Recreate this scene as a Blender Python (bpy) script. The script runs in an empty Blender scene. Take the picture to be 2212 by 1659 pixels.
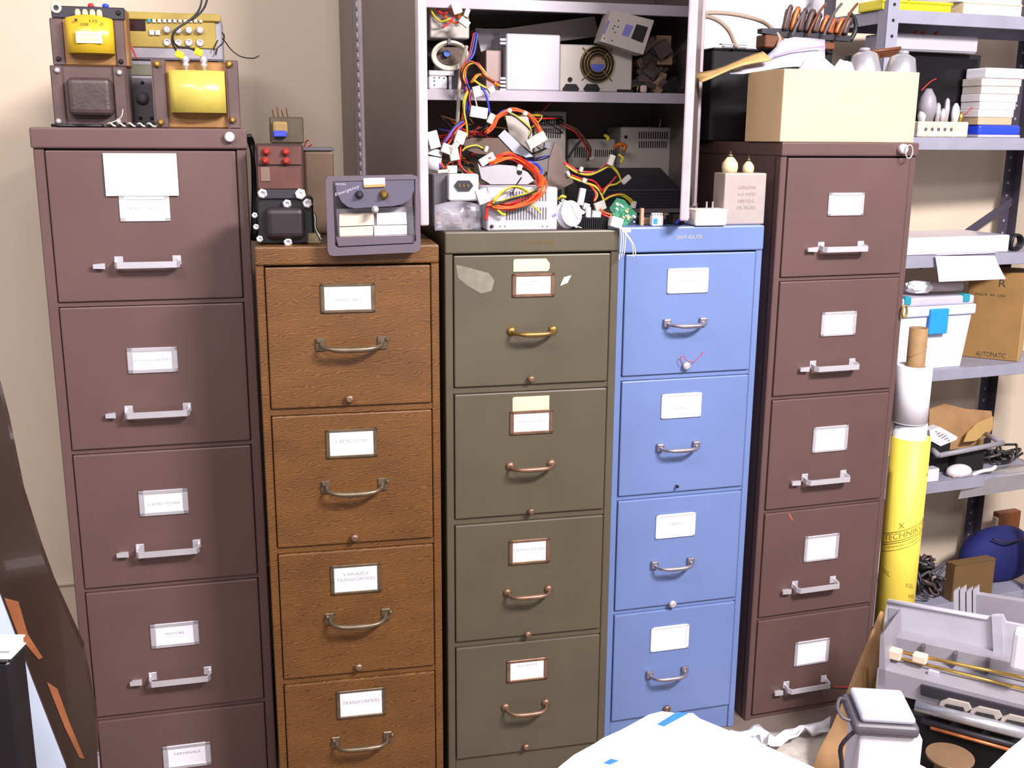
import bpy, bmesh, math, random
from mathutils import Vector, Matrix
random.seed(7)
SC = bpy.context.scene
COL = SC.collection

# ------------------------------------------------------------------ camera
CX, CY, FPX = 1106.0, 829.5, 2269.7          # image centre and focal length for a 2212 x 1659 frame
EYE = Vector((0.0, 0.0, 1.5085))
PITCH, ROLL = math.radians(-13.1555), math.radians(0.3950)
FW = Vector((0, math.cos(PITCH), math.sin(PITCH)))
_up = Vector((0, -math.sin(PITCH), math.cos(PITCH)))
_r = Vector((1, 0, 0))
RT = _r * math.cos(ROLL) + _up * math.sin(ROLL)
UP = -_r * math.sin(ROLL) + _up * math.cos(ROLL)
cam_data = bpy.data.cameras.new('camera')
cam_data.sensor_fit = 'HORIZONTAL'
cam_data.sensor_width = 36.0
cam_data.lens = 36.0 * FPX / 2212.0
cam_data.clip_start = 0.05
cam = bpy.data.objects.new('camera', cam_data)
cam.matrix_world = Matrix((
    (RT.x, UP.x, -FW.x, EYE.x), (RT.y, UP.y, -FW.y, EYE.y), (RT.z, UP.z, -FW.z, EYE.z), (0, 0, 0, 1)))
COL.objects.link(cam)
SC.camera = cam

# ------------------------------------------------------------------ light
world = bpy.data.worlds.new('world')
SC.world = world
world.use_nodes = True
world.node_tree.nodes['Background'].inputs[0].default_value = (0.99, 0.94, 1.0, 1)
world.node_tree.nodes['Background'].inputs[1].default_value = 0.40

def area(name, loc, target, sx, sy, power, color=(1, 0.955, 0.975)):
    l = bpy.data.lights.new(name, 'AREA')
    l.shape = 'RECTANGLE'; l.size = sx; l.size_y = sy; l.energy = power; l.color = color
    o = bpy.data.objects.new(name, l)
    o.location = loc
    d = Vector(target) - Vector(loc)
    o.rotation_euler = d.to_track_quat('-Z', 'Y').to_euler()
    COL.objects.link(o)
    return o
# ceiling fluorescents: the near one hangs to the right in front of the cabinets, the others further back in the room
area('ceiling_fluorescent', (1.75, 0.25, 3.00), (0.0, 2.35, 0.45), 1.0, 0.30, 185)
area('ceiling_fluorescent', (-0.9, 0.3, 2.75), (-0.6, 1.6, 0.4), 1.2, 0.28, 26)
area('ceiling_fluorescent', (0.4, -1.2, 2.75), (0.4, 0.6, 0.4), 1.2, 0.28, 40)

SC.view_settings.view_transform = 'Standard'
SC.view_settings.look = 'None'
SC.view_settings.gamma = 1.0
SC.view_settings.use_curve_mapping = False
SC.view_settings.exposure = 0.12

# ------------------------------------------------------------------ materials
def lin(c):
    c = c / 255.0
    return c / 12.92 if c <= 0.04045 else ((c + 0.055) / 1.055) ** 2.4
MATS = {}
def M(name, rgb, rough=0.5, metal=0.0, var=0.08, scale=14.0, bump=0.0, alpha=1.0, trans=0.0, detail=4.0, stretch=None, rgb2=None, lo=0.3, hi=0.7, coat=0.0):
    if name in MATS: return MATS[name]
    m = bpy.data.materials.new(name); m.use_nodes = True
    nt = m.node_tree; N = nt.nodes; L = nt.links
    b = N['Principled BSDF']
    base = [lin(v) for v in rgb]
    tc = N.new('ShaderNodeTexCoord'); mp = N.new('ShaderNodeMapping')
    L.new(tc.outputs['Object'], mp.inputs[0])
    if stretch: mp.inputs['Scale'].default_value = stretch
    nz = N.new('ShaderNodeTexNoise'); nz.inputs['Scale'].default_value = scale; nz.inputs['Detail'].default_value = detail
    L.new(mp.outputs[0], nz.inputs['Vector'])
    cr = N.new('ShaderNodeValToRGB')
    cr.color_ramp.elements[0].position = lo; cr.color_ramp.elements[1].position = hi
    c2 = [lin(v) for v in rgb2] if rgb2 else [min(1, v * (1 + var)) for v in base]
    c1 = base if rgb2 else [v * (1 - var) for v in base]
    cr.color_ramp.elements[0].color = (*c1, 1); cr.color_ramp.elements[1].color = (*c2, 1)
    L.new(nz.outputs[0], cr.inputs[0]); L.new(cr.outputs[0], b.inputs['Base Color'])
    b.inputs['Roughness'].default_value = rough; b.inputs['Metallic'].default_value = metal
    if coat: b.inputs['Coat Weight'].default_value = coat
    if trans: b.inputs['Transmission Weight'].default_value = trans
    if alpha < 1: b.inputs['Alpha'].default_value = alpha
    if bump:
        bp = N.new('ShaderNodeBump'); bp.inputs['Strength'].default_value = bump; bp.inputs['Distance'].default_value = 0.002
        n2 = N.new('ShaderNodeTexNoise'); n2.inputs['Scale'].default_value = scale * 6
        L.new(mp.outputs[0], n2.inputs['Vector']); L.new(n2.outputs[0], bp.inputs['Height']); L.new(bp.outputs[0], b.inputs['Normal'])
    MATS[name] = m
    return m

def wood_paint(name, dark, light):
    m = bpy.data.materials.new(name); m.use_nodes = True
    nt = m.node_tree; N = nt.nodes; L = nt.links; b = N['Principled BSDF']
    tc = N.new('ShaderNodeTexCoord'); mp = N.new('ShaderNodeMapping'); mp.inputs['Scale'].default_value = (1.6, 1.6, 3.4)
    mp.inputs['Rotation'].default_value = (0, 0.25, 0)
    L.new(tc.outputs['Object'], mp.inputs[0])
    big = N.new('ShaderNodeTexNoise'); big.inputs['Scale'].default_value = 4.5; big.inputs['Detail'].default_value = 1.5
    L.new(mp.outputs[0], big.inputs[0])
    wv = N.new('ShaderNodeTexWave'); wv.bands_direction = 'Z'; wv.inputs['Scale'].default_value = 22
    wv.inputs['Distortion'].default_value = 16; wv.inputs['Detail'].default_value = 3.5; wv.inputs['Detail Scale'].default_value = 0.8
    L.new(mp.outputs[0], wv.inputs[0])
    mx = N.new('ShaderNodeMix'); mx.data_type = 'FLOAT'; mx.inputs[0].default_value = 0.55
    L.new(wv.outputs['Fac'], mx.inputs[2]); L.new(big.outputs[0], mx.inputs[3])
    cr = N.new('ShaderNodeValToRGB'); cr.color_ramp.elements[0].position = 0.2; cr.color_ramp.elements[1].position = 0.8
    cr.color_ramp.elements[0].color = (*[lin(v) for v in dark], 1); cr.color_ramp.elements[1].color = (*[lin(v) for v in light], 1)
    L.new(mx.outputs[0], cr.inputs[0]); L.new(cr.outputs[0], b.inputs['Base Color'])
    b.inputs['Roughness'].default_value = 0.42
    MATS[name] = m
    return m

BROWN = M('brown_enamel', (99, 74, 71), 0.42, var=0.07, scale=6, bump=0.04)
BROWN2 = M('dark_brown_enamel', (94, 70, 67), 0.42, var=0.07, scale=6, bump=0.04)
OLIVE = M('olive_enamel', (84, 76, 60), 0.42, var=0.09, scale=7, bump=0.04)
BLUE = M('blue_enamel', (107, 126, 174), 0.36, var=0.05, scale=5, bump=0.03)
WOOD = wood_paint('grained_wood_paint', (79, 50, 26), (119, 78, 36))
CHROME = M('chrome', (226, 222, 228), 0.3, 0.55, var=0.04)
SATIN = M('satin_metal', (206, 200, 206), 0.38, 0.45, var=0.06)
NICKEL = M('dull_nickel', (168, 158, 168), 0.34, 0.8, var=0.12, scale=40)
BRASS = M('aged_brass', (150, 120, 66), 0.38, 0.8, var=0.2, scale=30)
BRONZE = M('worn_bronze', (134, 104, 84), 0.42, 0.6, var=0.2, scale=40)
PEWTER = M('dark_pewter', (120, 104, 84), 0.4, 0.7, var=0.2, scale=40)
BRIGHTBRASS = M('bright_brass', (214, 176, 96), 0.3, 0.9, var=0.1)
PAPER = M('white_paper', (240, 236, 242), 0.75, var=0.01)
CREAM = M('aged_card', (226, 208, 166), 0.75, var=0.06, scale=40)
INK = M('grey_print', (150, 142, 160), 0.8, var=0.02)
DARKINK = M('dark_print', (62, 52, 44), 0.8, var=0.05)
WALL = M('cream_wall_paint', (220, 201, 178), 0.7, var=0.05, scale=2.2, detail=6, stretch=(1, 1, 0.35), bump=0.05)
FLOORM = M('worn_floor', (120, 104, 96), 0.6, var=0.15, scale=8)
STEELDARK = M('storage_cabinet_paint', (112, 98, 96), 0.42, var=0.06, scale=5)
STEELIN = M('storage_cabinet_inside', (104, 92, 86), 0.55, var=0.08, scale=5)
LIPM = M('shelf_lip_paint', (176, 166, 174), 0.4, var=0.05, scale=6)
EDGEM = M('door_edge_paint', (186, 170, 176), 0.35, var=0.12, scale=18)
SHELFM = M('grey_shelf_paint', (150, 148, 164), 0.42, var=0.08, scale=12)
POSTD = M('dark_post_paint', (70, 64, 76), 0.5, var=0.12, scale=20)
PSU = M('galvanised_casing', (186, 180, 184), 0.42, 0.35, var=0.06, scale=16)
PSUW = M('white_casing', (184, 180, 188), 0.4, 0.1, var=0.03, scale=10)
PSUB = M('beige_casing', (184, 174, 166), 0.45, 0.1, var=0.06, scale=10)
SLOT = M('slot_black', (26, 22, 24), 0.8, var=0.1)
BLACK = M('black_plastic', (24, 21, 25), 0.45, var=0.15, scale=20)
BLACKM = M('matt_black', (18, 15, 17), 0.8, var=0.2, scale=20)
CHAR = M('charcoal_metal', (52, 48, 56), 0.45, 0.2, var=0.1, scale=20)
LAMIN = M('dark_laminations', (98, 78, 76), 0.5, 0.4, var=0.18, scale=18)
LAMINB = M('rusty_laminations', (158, 114, 66), 0.5, 0.35, var=0.3, scale=16)
YEL = M('yellow_coil_tape', (214, 178, 40), 0.35, var=0.12, scale=10, coat=0.3)
YELP = M('pale_yellow_coil_tape', (206, 186, 86), 0.3, var=0.08, scale=10, coat=0.4)
YELB = M('bright_yellow', (236, 222, 30), 0.45, var=0.05)
YROLL = M('yellow_printed_paper', (244, 216, 84), 0.5, var=0.05, scale=8)
YPANEL = M('ochre_panel', (164, 140, 58), 0.45, var=0.1, scale=18)
GREYP = M('grey_plastic', (152, 146, 154), 0.45, var=0.05, scale=20)
GREYL = M('light_grey_plastic', (184, 180, 190), 0.4, var=0.04, scale=20)
GREYD = M('dark_grey_plastic', (92, 86, 92), 0.45, var=0.08, scale=20)
CARD = M('cardboard', (196, 158, 98), 0.75, var=0.07, scale=14, bump=0.05)
CARDL = M('pale_cardboard', (218, 188, 146), 0.75, var=0.04, scale=14)
CARDD = M('brown_cardboard', (150, 112, 62), 0.75, var=0.1, scale=14)
KRAFT = M('kraft_paper', (176, 134, 92), 0.75, var=0.16, scale=14, bump=0.1)
TUBEM = M('cardboard_tube', (150, 116, 76), 0.7, var=0.14, scale=22)
WHITEP = M('white_plastic', (228, 222, 226), 0.4, var=0.03)
IVORY = M('ivory_ceramic', (222, 206, 160), 0.3, var=0.06, scale=30)
CONN = M('nylon_connector', (220, 212, 198), 0.5, var=0.06, scale=40)
GREENPCB = M('green_circuit_board', (34, 104, 74), 0.4, var=0.25, scale=120, rgb2=(70, 140, 104), lo=0.5, hi=0.62)
ORANGE = M('orange_wire', (226, 88, 28), 0.4, var=0.1)
RED = M('red_wire', (204, 40, 40), 0.4, var=0.1)
YELW = M('yellow_wire', (206, 186, 50), 0.4, var=0.1)
BLUEW = M('blue_wire', (56, 66, 180), 0.4, var=0.1)
BLKW = M('black_wire', (28, 24, 26), 0.45, var=0.1)
WHTW = M('ivory_wire', (206, 198, 180), 0.45, var=0.06)
BRNW = M('brown_wire', (110, 62, 36), 0.45, var=0.1)
TANW = M('tan_cable', (160, 138, 122), 0.5, var=0.08)
COPPER = M('copper_winding', (190, 112, 66), 0.4, 0.4, var=0.25, scale=50)
BRNPANEL = M('maroon_panel', (92, 52, 44), 0.5, var=0.25, scale=24)
REDP = M('red_plastic', (222, 54, 44), 0.4, var=0.05)
BLUEP = M('blue_plastic', (40, 70, 230), 0.35, var=0.05)
SKYP = M('sky_blue_plastic', (40, 150, 236), 0.35, var=0.05)
TEAL = M('teal_plastic', (40, 150, 170), 0.4, var=0.05)
NAVY = M('navy_cloth', (22, 26, 96), 0.8, var=0.25, scale=10)
FROST = M('frosted_plastic', (214, 214, 232), 0.3, var=0.03, scale=6)
CLEAR = M('clear_film', (226, 222, 244), 0.12, var=0.05, scale=12, alpha=0.5)
LILAC = M('lilac_zip', (190, 160, 220), 0.3, var=0.05, alpha=0.8)
FLATBLUE = M('label_blue', (116, 112, 178), 0.6, var=0.1, scale=60)
TAPE = M('blue_tape', (46, 110, 220), 0.5, var=0.05)
SILVER = M('brushed_aluminium', (196, 194, 200), 0.32, 0.7, var=0.08, scale=20)
JUNKM = M('dusty_components', (70, 60, 54), 0.55, 0.2, var=0.5, scale=60)
GLOSSBRN = M('glossy_dark_veneer', (58, 42, 36), 0.22, var=0.25, scale=5, stretch=(1, 1, 0.3), coat=0.5)
PALEB = M('pale_blue_edge', (196, 204, 222), 0.5, var=0.03)
REFLECTION = M('painted_orange_reflection', (150, 92, 60), 0.3, var=0.35, scale=14)  # orange reflection on the glossy board, put into the colour
NEWS = M('newsprint', (196, 186, 176), 0.8, var=0.14, scale=50, stretch=(1, 1, 6))
RUBBER = M('purplish_grey_housing', (98, 86, 96), 0.3, var=0.08, scale=8, coat=0.35)
AMBER = M('amber_card', (206, 190, 172), 0.6, var=0.04)
BAGF = M('thin_clear_film', (220, 214, 226), 0.15, var=0.05, alpha=0.22)
SMUDGE = M('pale_scuff', (120, 114, 98), 0.6, var=0.2, scale=30)

# ------------------------------------------------------------------ pixel helpers (photo measurements to metres on a known plane)
def proj(p):
    v = Vector(p) - EYE; d = v.dot(FW)
    return CX + FPX * v.dot(RT) / d, CY - FPX * v.dot(UP) / d, d
def ray(px, py):
    return (FW + RT * ((px - CX) / FPX) + UP * ((CY - py) / FPX))

class F:
    """a vertical frame standing somewhere in the room: x along its front, y away into depth, z up"""
    def __init__(s, o, yaw):
        s.o = Vector(o); s.yaw = yaw
        s.ax = Vector((math.cos(yaw), math.sin(yaw), 0)); s.ay = Vector((-math.sin(yaw), math.cos(yaw), 0)); s.az = Vector((0, 0, 1))
    def w(s, x, y, z): return s.o + s.ax * x + s.ay * y + s.az * z
    def on(s, px, y, z):
        A = s.w(0, y, z) - EYE; B = s.ax; k = (px - CX)
        return (FPX * A.dot(RT) - k * A.dot(FW)) / (k * B.dot(FW) - FPX * B.dot(RT))
    def hit(s, px, py, y=0.0):
        d = ray(px, py); q = s.w(0, y, 0)
        t = (q - EYE).dot(s.ay) / d.dot(s.ay)
        P = EYE + d * t - s.o
        return P.dot(s.ax), P.dot(s.az)

# ------------------------------------------------------------------ mesh builder
class MB:
    def __init__(s): s.bm = bmesh.new(); s.mi = 0
    def _new(s, faces, smooth=False):
        for f in faces: f.material_index = s.mi; f.smooth = smooth
    def box(s, x0, x1, y0, y1, z0, z1, bev=0.0, rot=None, seg=1):
        if x1 < x0: x0, x1 = x1, x0
        if y1 < y0: y0, y1 = y1, y0
        if z1 < z0: z0, z1 = z1, z0
        r = bmesh.ops.create_cube(s.bm, size=1.0); vs = r['verts']
        c = Vector(((x0 + x1) / 2, (y0 + y1) / 2, (z0 + z1) / 2))
        for v in vs: v.co = Vector((v.co.x * (x1 - x0), v.co.y * (y1 - y0), v.co.z * (z1 - z0)))
        fs = set(f for v in vs for f in v.link_faces)
        if bev > 0:
            bev = min(bev, 0.45 * min(x1 - x0, y1 - y0, z1 - z0))
            es = list(set(e for v in vs for e in v.link_edges))
            r2 = bmesh.ops.bevel(s.bm, geom=es, offset=bev, segments=seg, affect='EDGES', profile=0.5)
            vs = list(set(r2['verts']))
            fs = set(f for v in vs for f in v.link_faces)
            vs = list(set(v for f in fs for v in f.verts))
        for v in vs:
            if rot is not None: v.co = rot @ v.co
            v.co += c
        s._new(fs); return s
    def prism(s, pts, y0, y1, cap=True):
        """pts: outline in x,z ; extruded from y0 to y1"""
        a = [s.bm.verts.new((x, y0, z)) for x, z in pts]; b = [s.bm.verts.new((x, y1, z)) for x, z in pts]
        n = len(pts); fs = []
        if cap: fs += [s.bm.faces.new(a), s.bm.faces.new(b[::-1])]
        for i in range(n): fs.append(s.bm.faces.new((a[i], b[i], b[(i + 1) % n], a[(i + 1) % n])))
        s._new(fs); return s
    def sheet(s, grid, thick=0.0006):
        """grid[i][j] of points -> thin solid sheet"""
        h, w = len(grid), len(grid[0])
        V = [[s.bm.verts.new(p) for p in row] for row in grid]
        fs = [s.bm.faces.new((V[i][j], V[i][j + 1], V[i + 1][j + 1], V[i + 1][j])) for i in range(h - 1) for j in range(w - 1)]
        s.bm.normal_update()
        bmesh.ops.solidify(s.bm, geom=fs, thickness=thick)
        for f in s.bm.faces:
            if f.material_index == 0: f.material_index = s.mi
            f.smooth = True
        return s
    def ring(s, c, u, v, r, n): return [s.bm.verts.new(c + u * (r * math.cos(2 * math.pi * k / n)) + v * (r * math.sin(2 * math.pi * k / n))) for k in range(n)]
    def tube(s, pts, r, n=6, smooth=4, closed=False, rads=None):
        P = [Vector(p) for p in pts]
        if smooth and len(P) > 2:
            Q = []; R = []
            m = len(P) if closed else len(P) - 1
            for i in range(m):
                p0 = P[i - 1] if (i > 0 or closed) else P[0]; p1 = P[i]; p2 = P[(i + 1) % len(P)]
                p3 = P[(i + 2) % len(P)] if (closed or i + 2 < len(P)) else P[-1]
                for k in range(smooth):
                    t = k / smooth
                    Q.append(0.5 * (2 * p1 + (p2 - p0) * t + (2 * p0 - 5 * p1 + 4 * p2 - p3) * t * t + (3 * p1 - p0 - 3 * p2 + p3) * t ** 3))
                    if rads: R.append(rads[i] * (1 - t) + rads[(i + 1) % len(P)] * t)
            if not closed:
                Q.append(P[-1])
                if rads: R.append(rads[-1])
            P = Q; rads = R if rads else None
        rings = []; up = None; m = len(P)
        for i in range(m):
            a = P[i - 1] if (i > 0 or closed) else P[i]; b = P[(i + 1) % m] if (i < m - 1 or closed) else P[i]
            t = (b - a)
            t = t.normalized() if t.length > 1e-9 else Vector((1, 0, 0))
            if up is None: up = t.orthogonal().normalized()
            up = (up - t * up.dot(t))
            up = up.normalized() if up.length > 1e-6 else t.orthogonal().normalized()
            rings.append(s.ring(P[i], up, t.cross(up), rads[i] if rads else r, n))
        fs = []
        for i in range(m if closed else m - 1):
            A, B = rings[i], rings[(i + 1) % m]
            for k in range(n): fs.append(s.bm.faces.new((A[k], A[(k + 1) % n], B[(k + 1) % n], B[k])))
        if not closed: fs += [s.bm.faces.new(rings[0][::-1]), s.bm.faces.new(rings[-1])]
        s._new(fs, True); return s
    def lathe(s, prof, o=(0, 0, 0), axis=(0, 0, 1), n=16):
        o = Vector(o); a = Vector(axis).normalized(); u = a.orthogonal().normalized(); v = a.cross(u)
        rings = [s.ring(o + a * h, u, v, max(r, 1e-5), n) for r, h in prof]
        fs = []
        for A, B in zip(rings, rings[1:]):
            for k in range(n): fs.append(s.bm.faces.new((A[k], A[(k + 1) % n], B[(k + 1) % n], B[k])))
        fs += [s.bm.faces.new(rings[0][::-1]), s.bm.faces.new(rings[-1])]
        s._new(fs, True)
        fs[-1].smooth = fs[-2].smooth = False
        return s
    def blob(s, c, rx, ry, rz, jit=0.0, sub=2):
        r = bmesh.ops.create_icosphere(s.bm, subdivisions=sub, radius=1.0)
        for v in r['verts']:
            k = 1 + random.uniform(-jit, jit)
            v.co = Vector((c[0] + v.co.x * rx * k, c[1] + v.co.y * ry * k, c[2] + v.co.z * rz * k))
        s._new(set(f for v in r['verts'] for f in v.link_faces), jit < 0.12); return s
    def text(s, txt, x, y, z, width, height, depth=0.0002, fn=None):
        c = bpy.data.curves.new('t', 'FONT'); c.body = txt; c.size = 1.0; c.resolution_u = 2
        o = bpy.data.objects.new('t', c); COL.objects.link(o)
        dg = bpy.context.evaluated_depsgraph_get(); me = o.evaluated_get(dg).to_mesh()
        if len(me.vertices):
            xs = [v.co.x for v in me.vertices]; ys = [v.co.y for v in me.vertices]
            x0, x1, y0, y1 = min(xs), max(xs), min(ys), max(ys)
            kx = width / max(x1 - x0, 1e-6); ky = height / max(y1 - y0, 1e-6)
            V = []
            for v in me.vertices:
                p = (x + (v.co.x - (x0 + x1) / 2) * kx, y, z + (v.co.y - (y0 + y1) / 2) * ky)
                V.append(s.bm.verts.new(fn(p) if fn else p))
            fs = []
            for p in me.polygons:
                try: fs.append(s.bm.faces.new([V[i] for i in p.vertices]))
                except ValueError: pass
            s._new(fs)
        bpy.data.objects.remove(o); bpy.data.curves.remove(c)
        return s
    def obj(s, name, mats, parent=None, label=None):
        if not isinstance(mats, (list, tuple)): mats = [mats]
        me = bpy.data.meshes.new(name)
        bmesh.ops.recalc_face_normals(s.bm, faces=[f for f in s.bm.faces])
        s.bm.to_mesh(me); s.bm.free()
        for m in mats: me.materials.append(m)
        o = bpy.data.objects.new(name, me); COL.objects.link(o)
        if parent is not None: o.parent = parent
        if label: o['label'] = label
        return o

def tag(o, label, cat, group=None):
    o['label'] = label; o['category'] = cat
    if group: o['group'] = group
    return o
def structure(o, label=None):
    o['kind'] = 'structure'
    if label: o['label'] = label
    return o

class T:
    """a thing: an Empty at its base carrying its parts; fr is the frame it stands in"""
    def __init__(s, name, label, cat, fr, px, ly, lz=None, py=None, turn=0.0, group=None, roll=0.0):
        if lz is None: x, lz = fr.hit(px, py, ly)
        else: x = fr.on(px, ly, lz)
        s.F = F(fr.w(x, ly, lz), fr.yaw + math.radians(turn))
        o = bpy.data.objects.new(name, None); o.empty_display_size = 0.02
        o.location = s.F.o; o.rotation_euler = (0, math.radians(roll), s.F.yaw); COL.objects.link(o)
        tag(o, label, cat, group); s.o = o; s.parts = []
    def p(s, px, py, y=0.0): return s.F.hit(px, py, y)
    def P(s, px, py, y=0.0):
        x, z = s.F.hit(px, py, y); return Vector((x, y, z))
    def R(s, a, b, c, d, y=0.0):
        """pixel rectangle -> x0,x1,z0,z1 on local plane y (d None: down to base)"""
        x0, z1 = s.p(a, b, y)
        x1, z0 = s.p(c, b if d is None else d, y)
        if d is None: z0 = 0.0
        return x0, x1, z0, z1
    def box(s, name, mat, a, b, c, d, y0, y1, bev=0.002, parent=None, label=None):
        x0, x1, z0, z1 = s.R(a, b, c, d, y0)
        return s.add(name, MB().box(x0, x1, y0, y1, z0, z1, bev), mat, parent, label)
    def add(s, name, mb, mat, parent=None, label=None):
        o = mb.obj(name, mat, parent if parent is not None else s.o, label); return o
    def poly(s, name, mat, pts, y0, y1, parent=None, label=None):
        return s.add(name, MB().prism([s.p(a, b, y0) for a, b in pts], y0, y1), mat, parent, label)
    def wire(s, name, mat, pts, r=0.0016, n=6, parent=None, jit=0.0):
        Q = []
        jx, jz, jy = (random.uniform(-jit, jit) for _ in range(3))
        for q in pts:
            v = s.P(q[0], q[1], q[2] if len(q) > 2 else 0.0)
            Q.append(v + Vector((jx + random.uniform(-jit, jit) * .4, jy, jz + random.uniform(-jit, jit) * .4)))
        return s.add(name, MB().tube(Q, r, n), mat, parent)

# ------------------------------------------------------------------ the room
WALLF = F((-0.89, 2.865, 0), math.radians(14.0))
def wall_quad(name, a, b, z0, z1, th, mat):
    d = (Vector(b) - Vector(a)); L = d.length
    o = MB().box(0, L, 0, th, z0, z1).obj(name, mat)
    o.location = (a[0], a[1], 0); o.rotation_euler = (0, 0, math.atan2(d.y, d.x)); return o
pa = WALLF.w(-1.6, 0, 0); pb = WALLF.w(4.2, 0, 0)
structure(wall_quad('wall_back', (pa.x, pa.y), (pb.x, pb.y), 0, 3.0, 0.12, WALL), 'cream painted wall behind the cabinets')
fl = MB().box(-3.0, 4.0, -2.5, 4.6, -0.05, 0.0).obj('floor', FLOORM); structure(fl, 'worn brownish floor')
# dado joint low on the wall beside the left cabinet
x0, zj = WALLF.hit(110, 1262); x1, _ = WALLF.hit(170, 1248)
tr = MB().box(-1.6, 0.35, -0.012, 0.0, zj - 0.004, zj + 0.006, 0.002).obj('trim_1', WALL); tr.location = WALLF.o; tr.rotation_euler = (0, 0, WALLF.yaw); structure(tr, 'thin joint moulding low on the wall')

# ------------------------------------------------------------------ filing cabinets
CAB = {}
def cab_frame(key, x, y, yaw, w): CAB[key] = (F((x, y, 0), yaw), w)
cab_frame('L', -0.7695, 2.2272, 0.2423, 0.4190)
cab_frame('W', -0.3290, 2.1026, 0.2072, 0.3645)
cab_frame('G', 0.0431, 2.2303, 0.2250, 0.3800)
cab_frame('B', 0.4156, 2.4492, 0.2702, 0.3654)
cab_frame('R', 0.8075, 2.5791, 0.3017, 0.3756)

def card_text(m, txt, x0, x1, z0, z1, y, lines_at=0.5):
    lines = txt.split('\n'); h = (z1 - z0)
    for i, t in enumerate(lines):
        zc = z0 + h * (lines_at if len(lines) == 1 else (lines_at + 0.13 - 0.24 * i))
        m.text(t, (x0 + x1) / 2, y, zc, min((x1 - x0) * 0.94, 0.0068 * len(t)), h * 0.15)

def cabinet(key, label, mat, depth, top, lid_z, divs, base, ins, lid_over=0.0, rail=0.008, lip=False):
    fr, w = CAB[key]; h = w / 2
    o = bpy.data.objects.new('filing_cabinet', None); o.location = fr.o; o.rotation_euler = (0, 0, fr.yaw); COL.objects.link(o)
    tag(o, label, 'filing cabinet', 'row of filing cabinets')
    b = MB(); t = 0.0015
    b.box(-h, -h + ins, 0, 0.03, 0.0, lid_z, 0.002)                 # front stiles
    b.box(h - ins, h, 0, 0.03, 0.0, lid_z, 0.002)
    b.box(-h, -h + 0.004, 0.02, depth, 0.0, lid_z)                   # side sheets
    b.box(h - 0.004, h, 0.02, depth, 0.0, lid_z)
    b.box(-h, h, depth - 0.004, depth, 0.0, lid_z)
    b.box(-h + ins, h - ins, 0.004, 0.03, 0.0, base, 0.002)          # plinth rail
    b.box(-h + 0.004, h - 0.004, 0.028, 0.034, 0.02, lid_z)          # dark inside behind the drawer gaps
    zs = [lid_z] + list(divs)
    for z in zs[1:-1]: b.box(-h + ins, h - ins, 0.003, 0.03, z - rail / 2, z + rail / 2)
    b.obj('body', mat, o)
    MB().box(-h - lid_over, h + lid_over, -0.004 - lid_over, depth, lid_z, top, 0.004, seg=2).obj('top', mat, o)
    drawers = []
    for i in range(len(zs) - 1):
        zt = zs[i] - (0.004 if i == 0 else rail / 2 + 0.0015); zb = zs[i + 1] + (0.0015 if i == len(zs) - 2 else rail / 2 + 0.0015)
        d = MB()
        d.box(-h + ins + 0.0018, h - ins - 0.0018, -0.003, 0.022, zb, zt, 0.0025, seg=2)
        drawers.append(d.obj('drawer', mat, o))
    return o, drawers, fr

def rect(fr, a, b, c, d, y=-0.003):
    x0, z1 = fr.hit(a, b, y); x1, z0 = fr.hit(c, d, y)
    # measured corners include motion smear and perspective slope: take means
    xa, za = fr.hit(a, d, y); xb, zb = fr.hit(c, b, y)
    return (x0 + xa) / 2, (x1 + xb) / 2, (z0 + za) / 2, (z1 + zb) / 2

def holder(parent, fr, a, b, c, d, mat, fw=0.010, card=None, txt=None, at=0.5, y=-0.003, slant=0):
    x0, x1, z0, z1 = rect(fr, a, b, c, d, y)
    m = MB(); yy = y - 0.004
    m.box(x0, x1, yy, y, z0, z0 + fw * .75, 0.0012); m.box(x0, x1, yy, y, z1 - fw * .75, z1, 0.0012)
    m.box(x0, x0 + fw, yy, y, z0, z1, 0.0012); m.box(x1 - fw, x1, yy, y, z0, z1, 0.0012)
    if mat is not None: hd = m.obj('label_holder', mat, parent)
    k = fw * 0.6
    c_ = MB(); c_.box(x0 + k, x1 - k, y - 0.0018, y - 0.0002, z0 + k * .7, z1 - k * .7)
    c_.mi = 1
    if txt: card_text(c_, txt, x0 + fw, x1 - fw, z0 + fw, z1 - fw, y - 0.0022, at)
    c_.obj('label_card', [PAPER, INK], parent)

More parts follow.
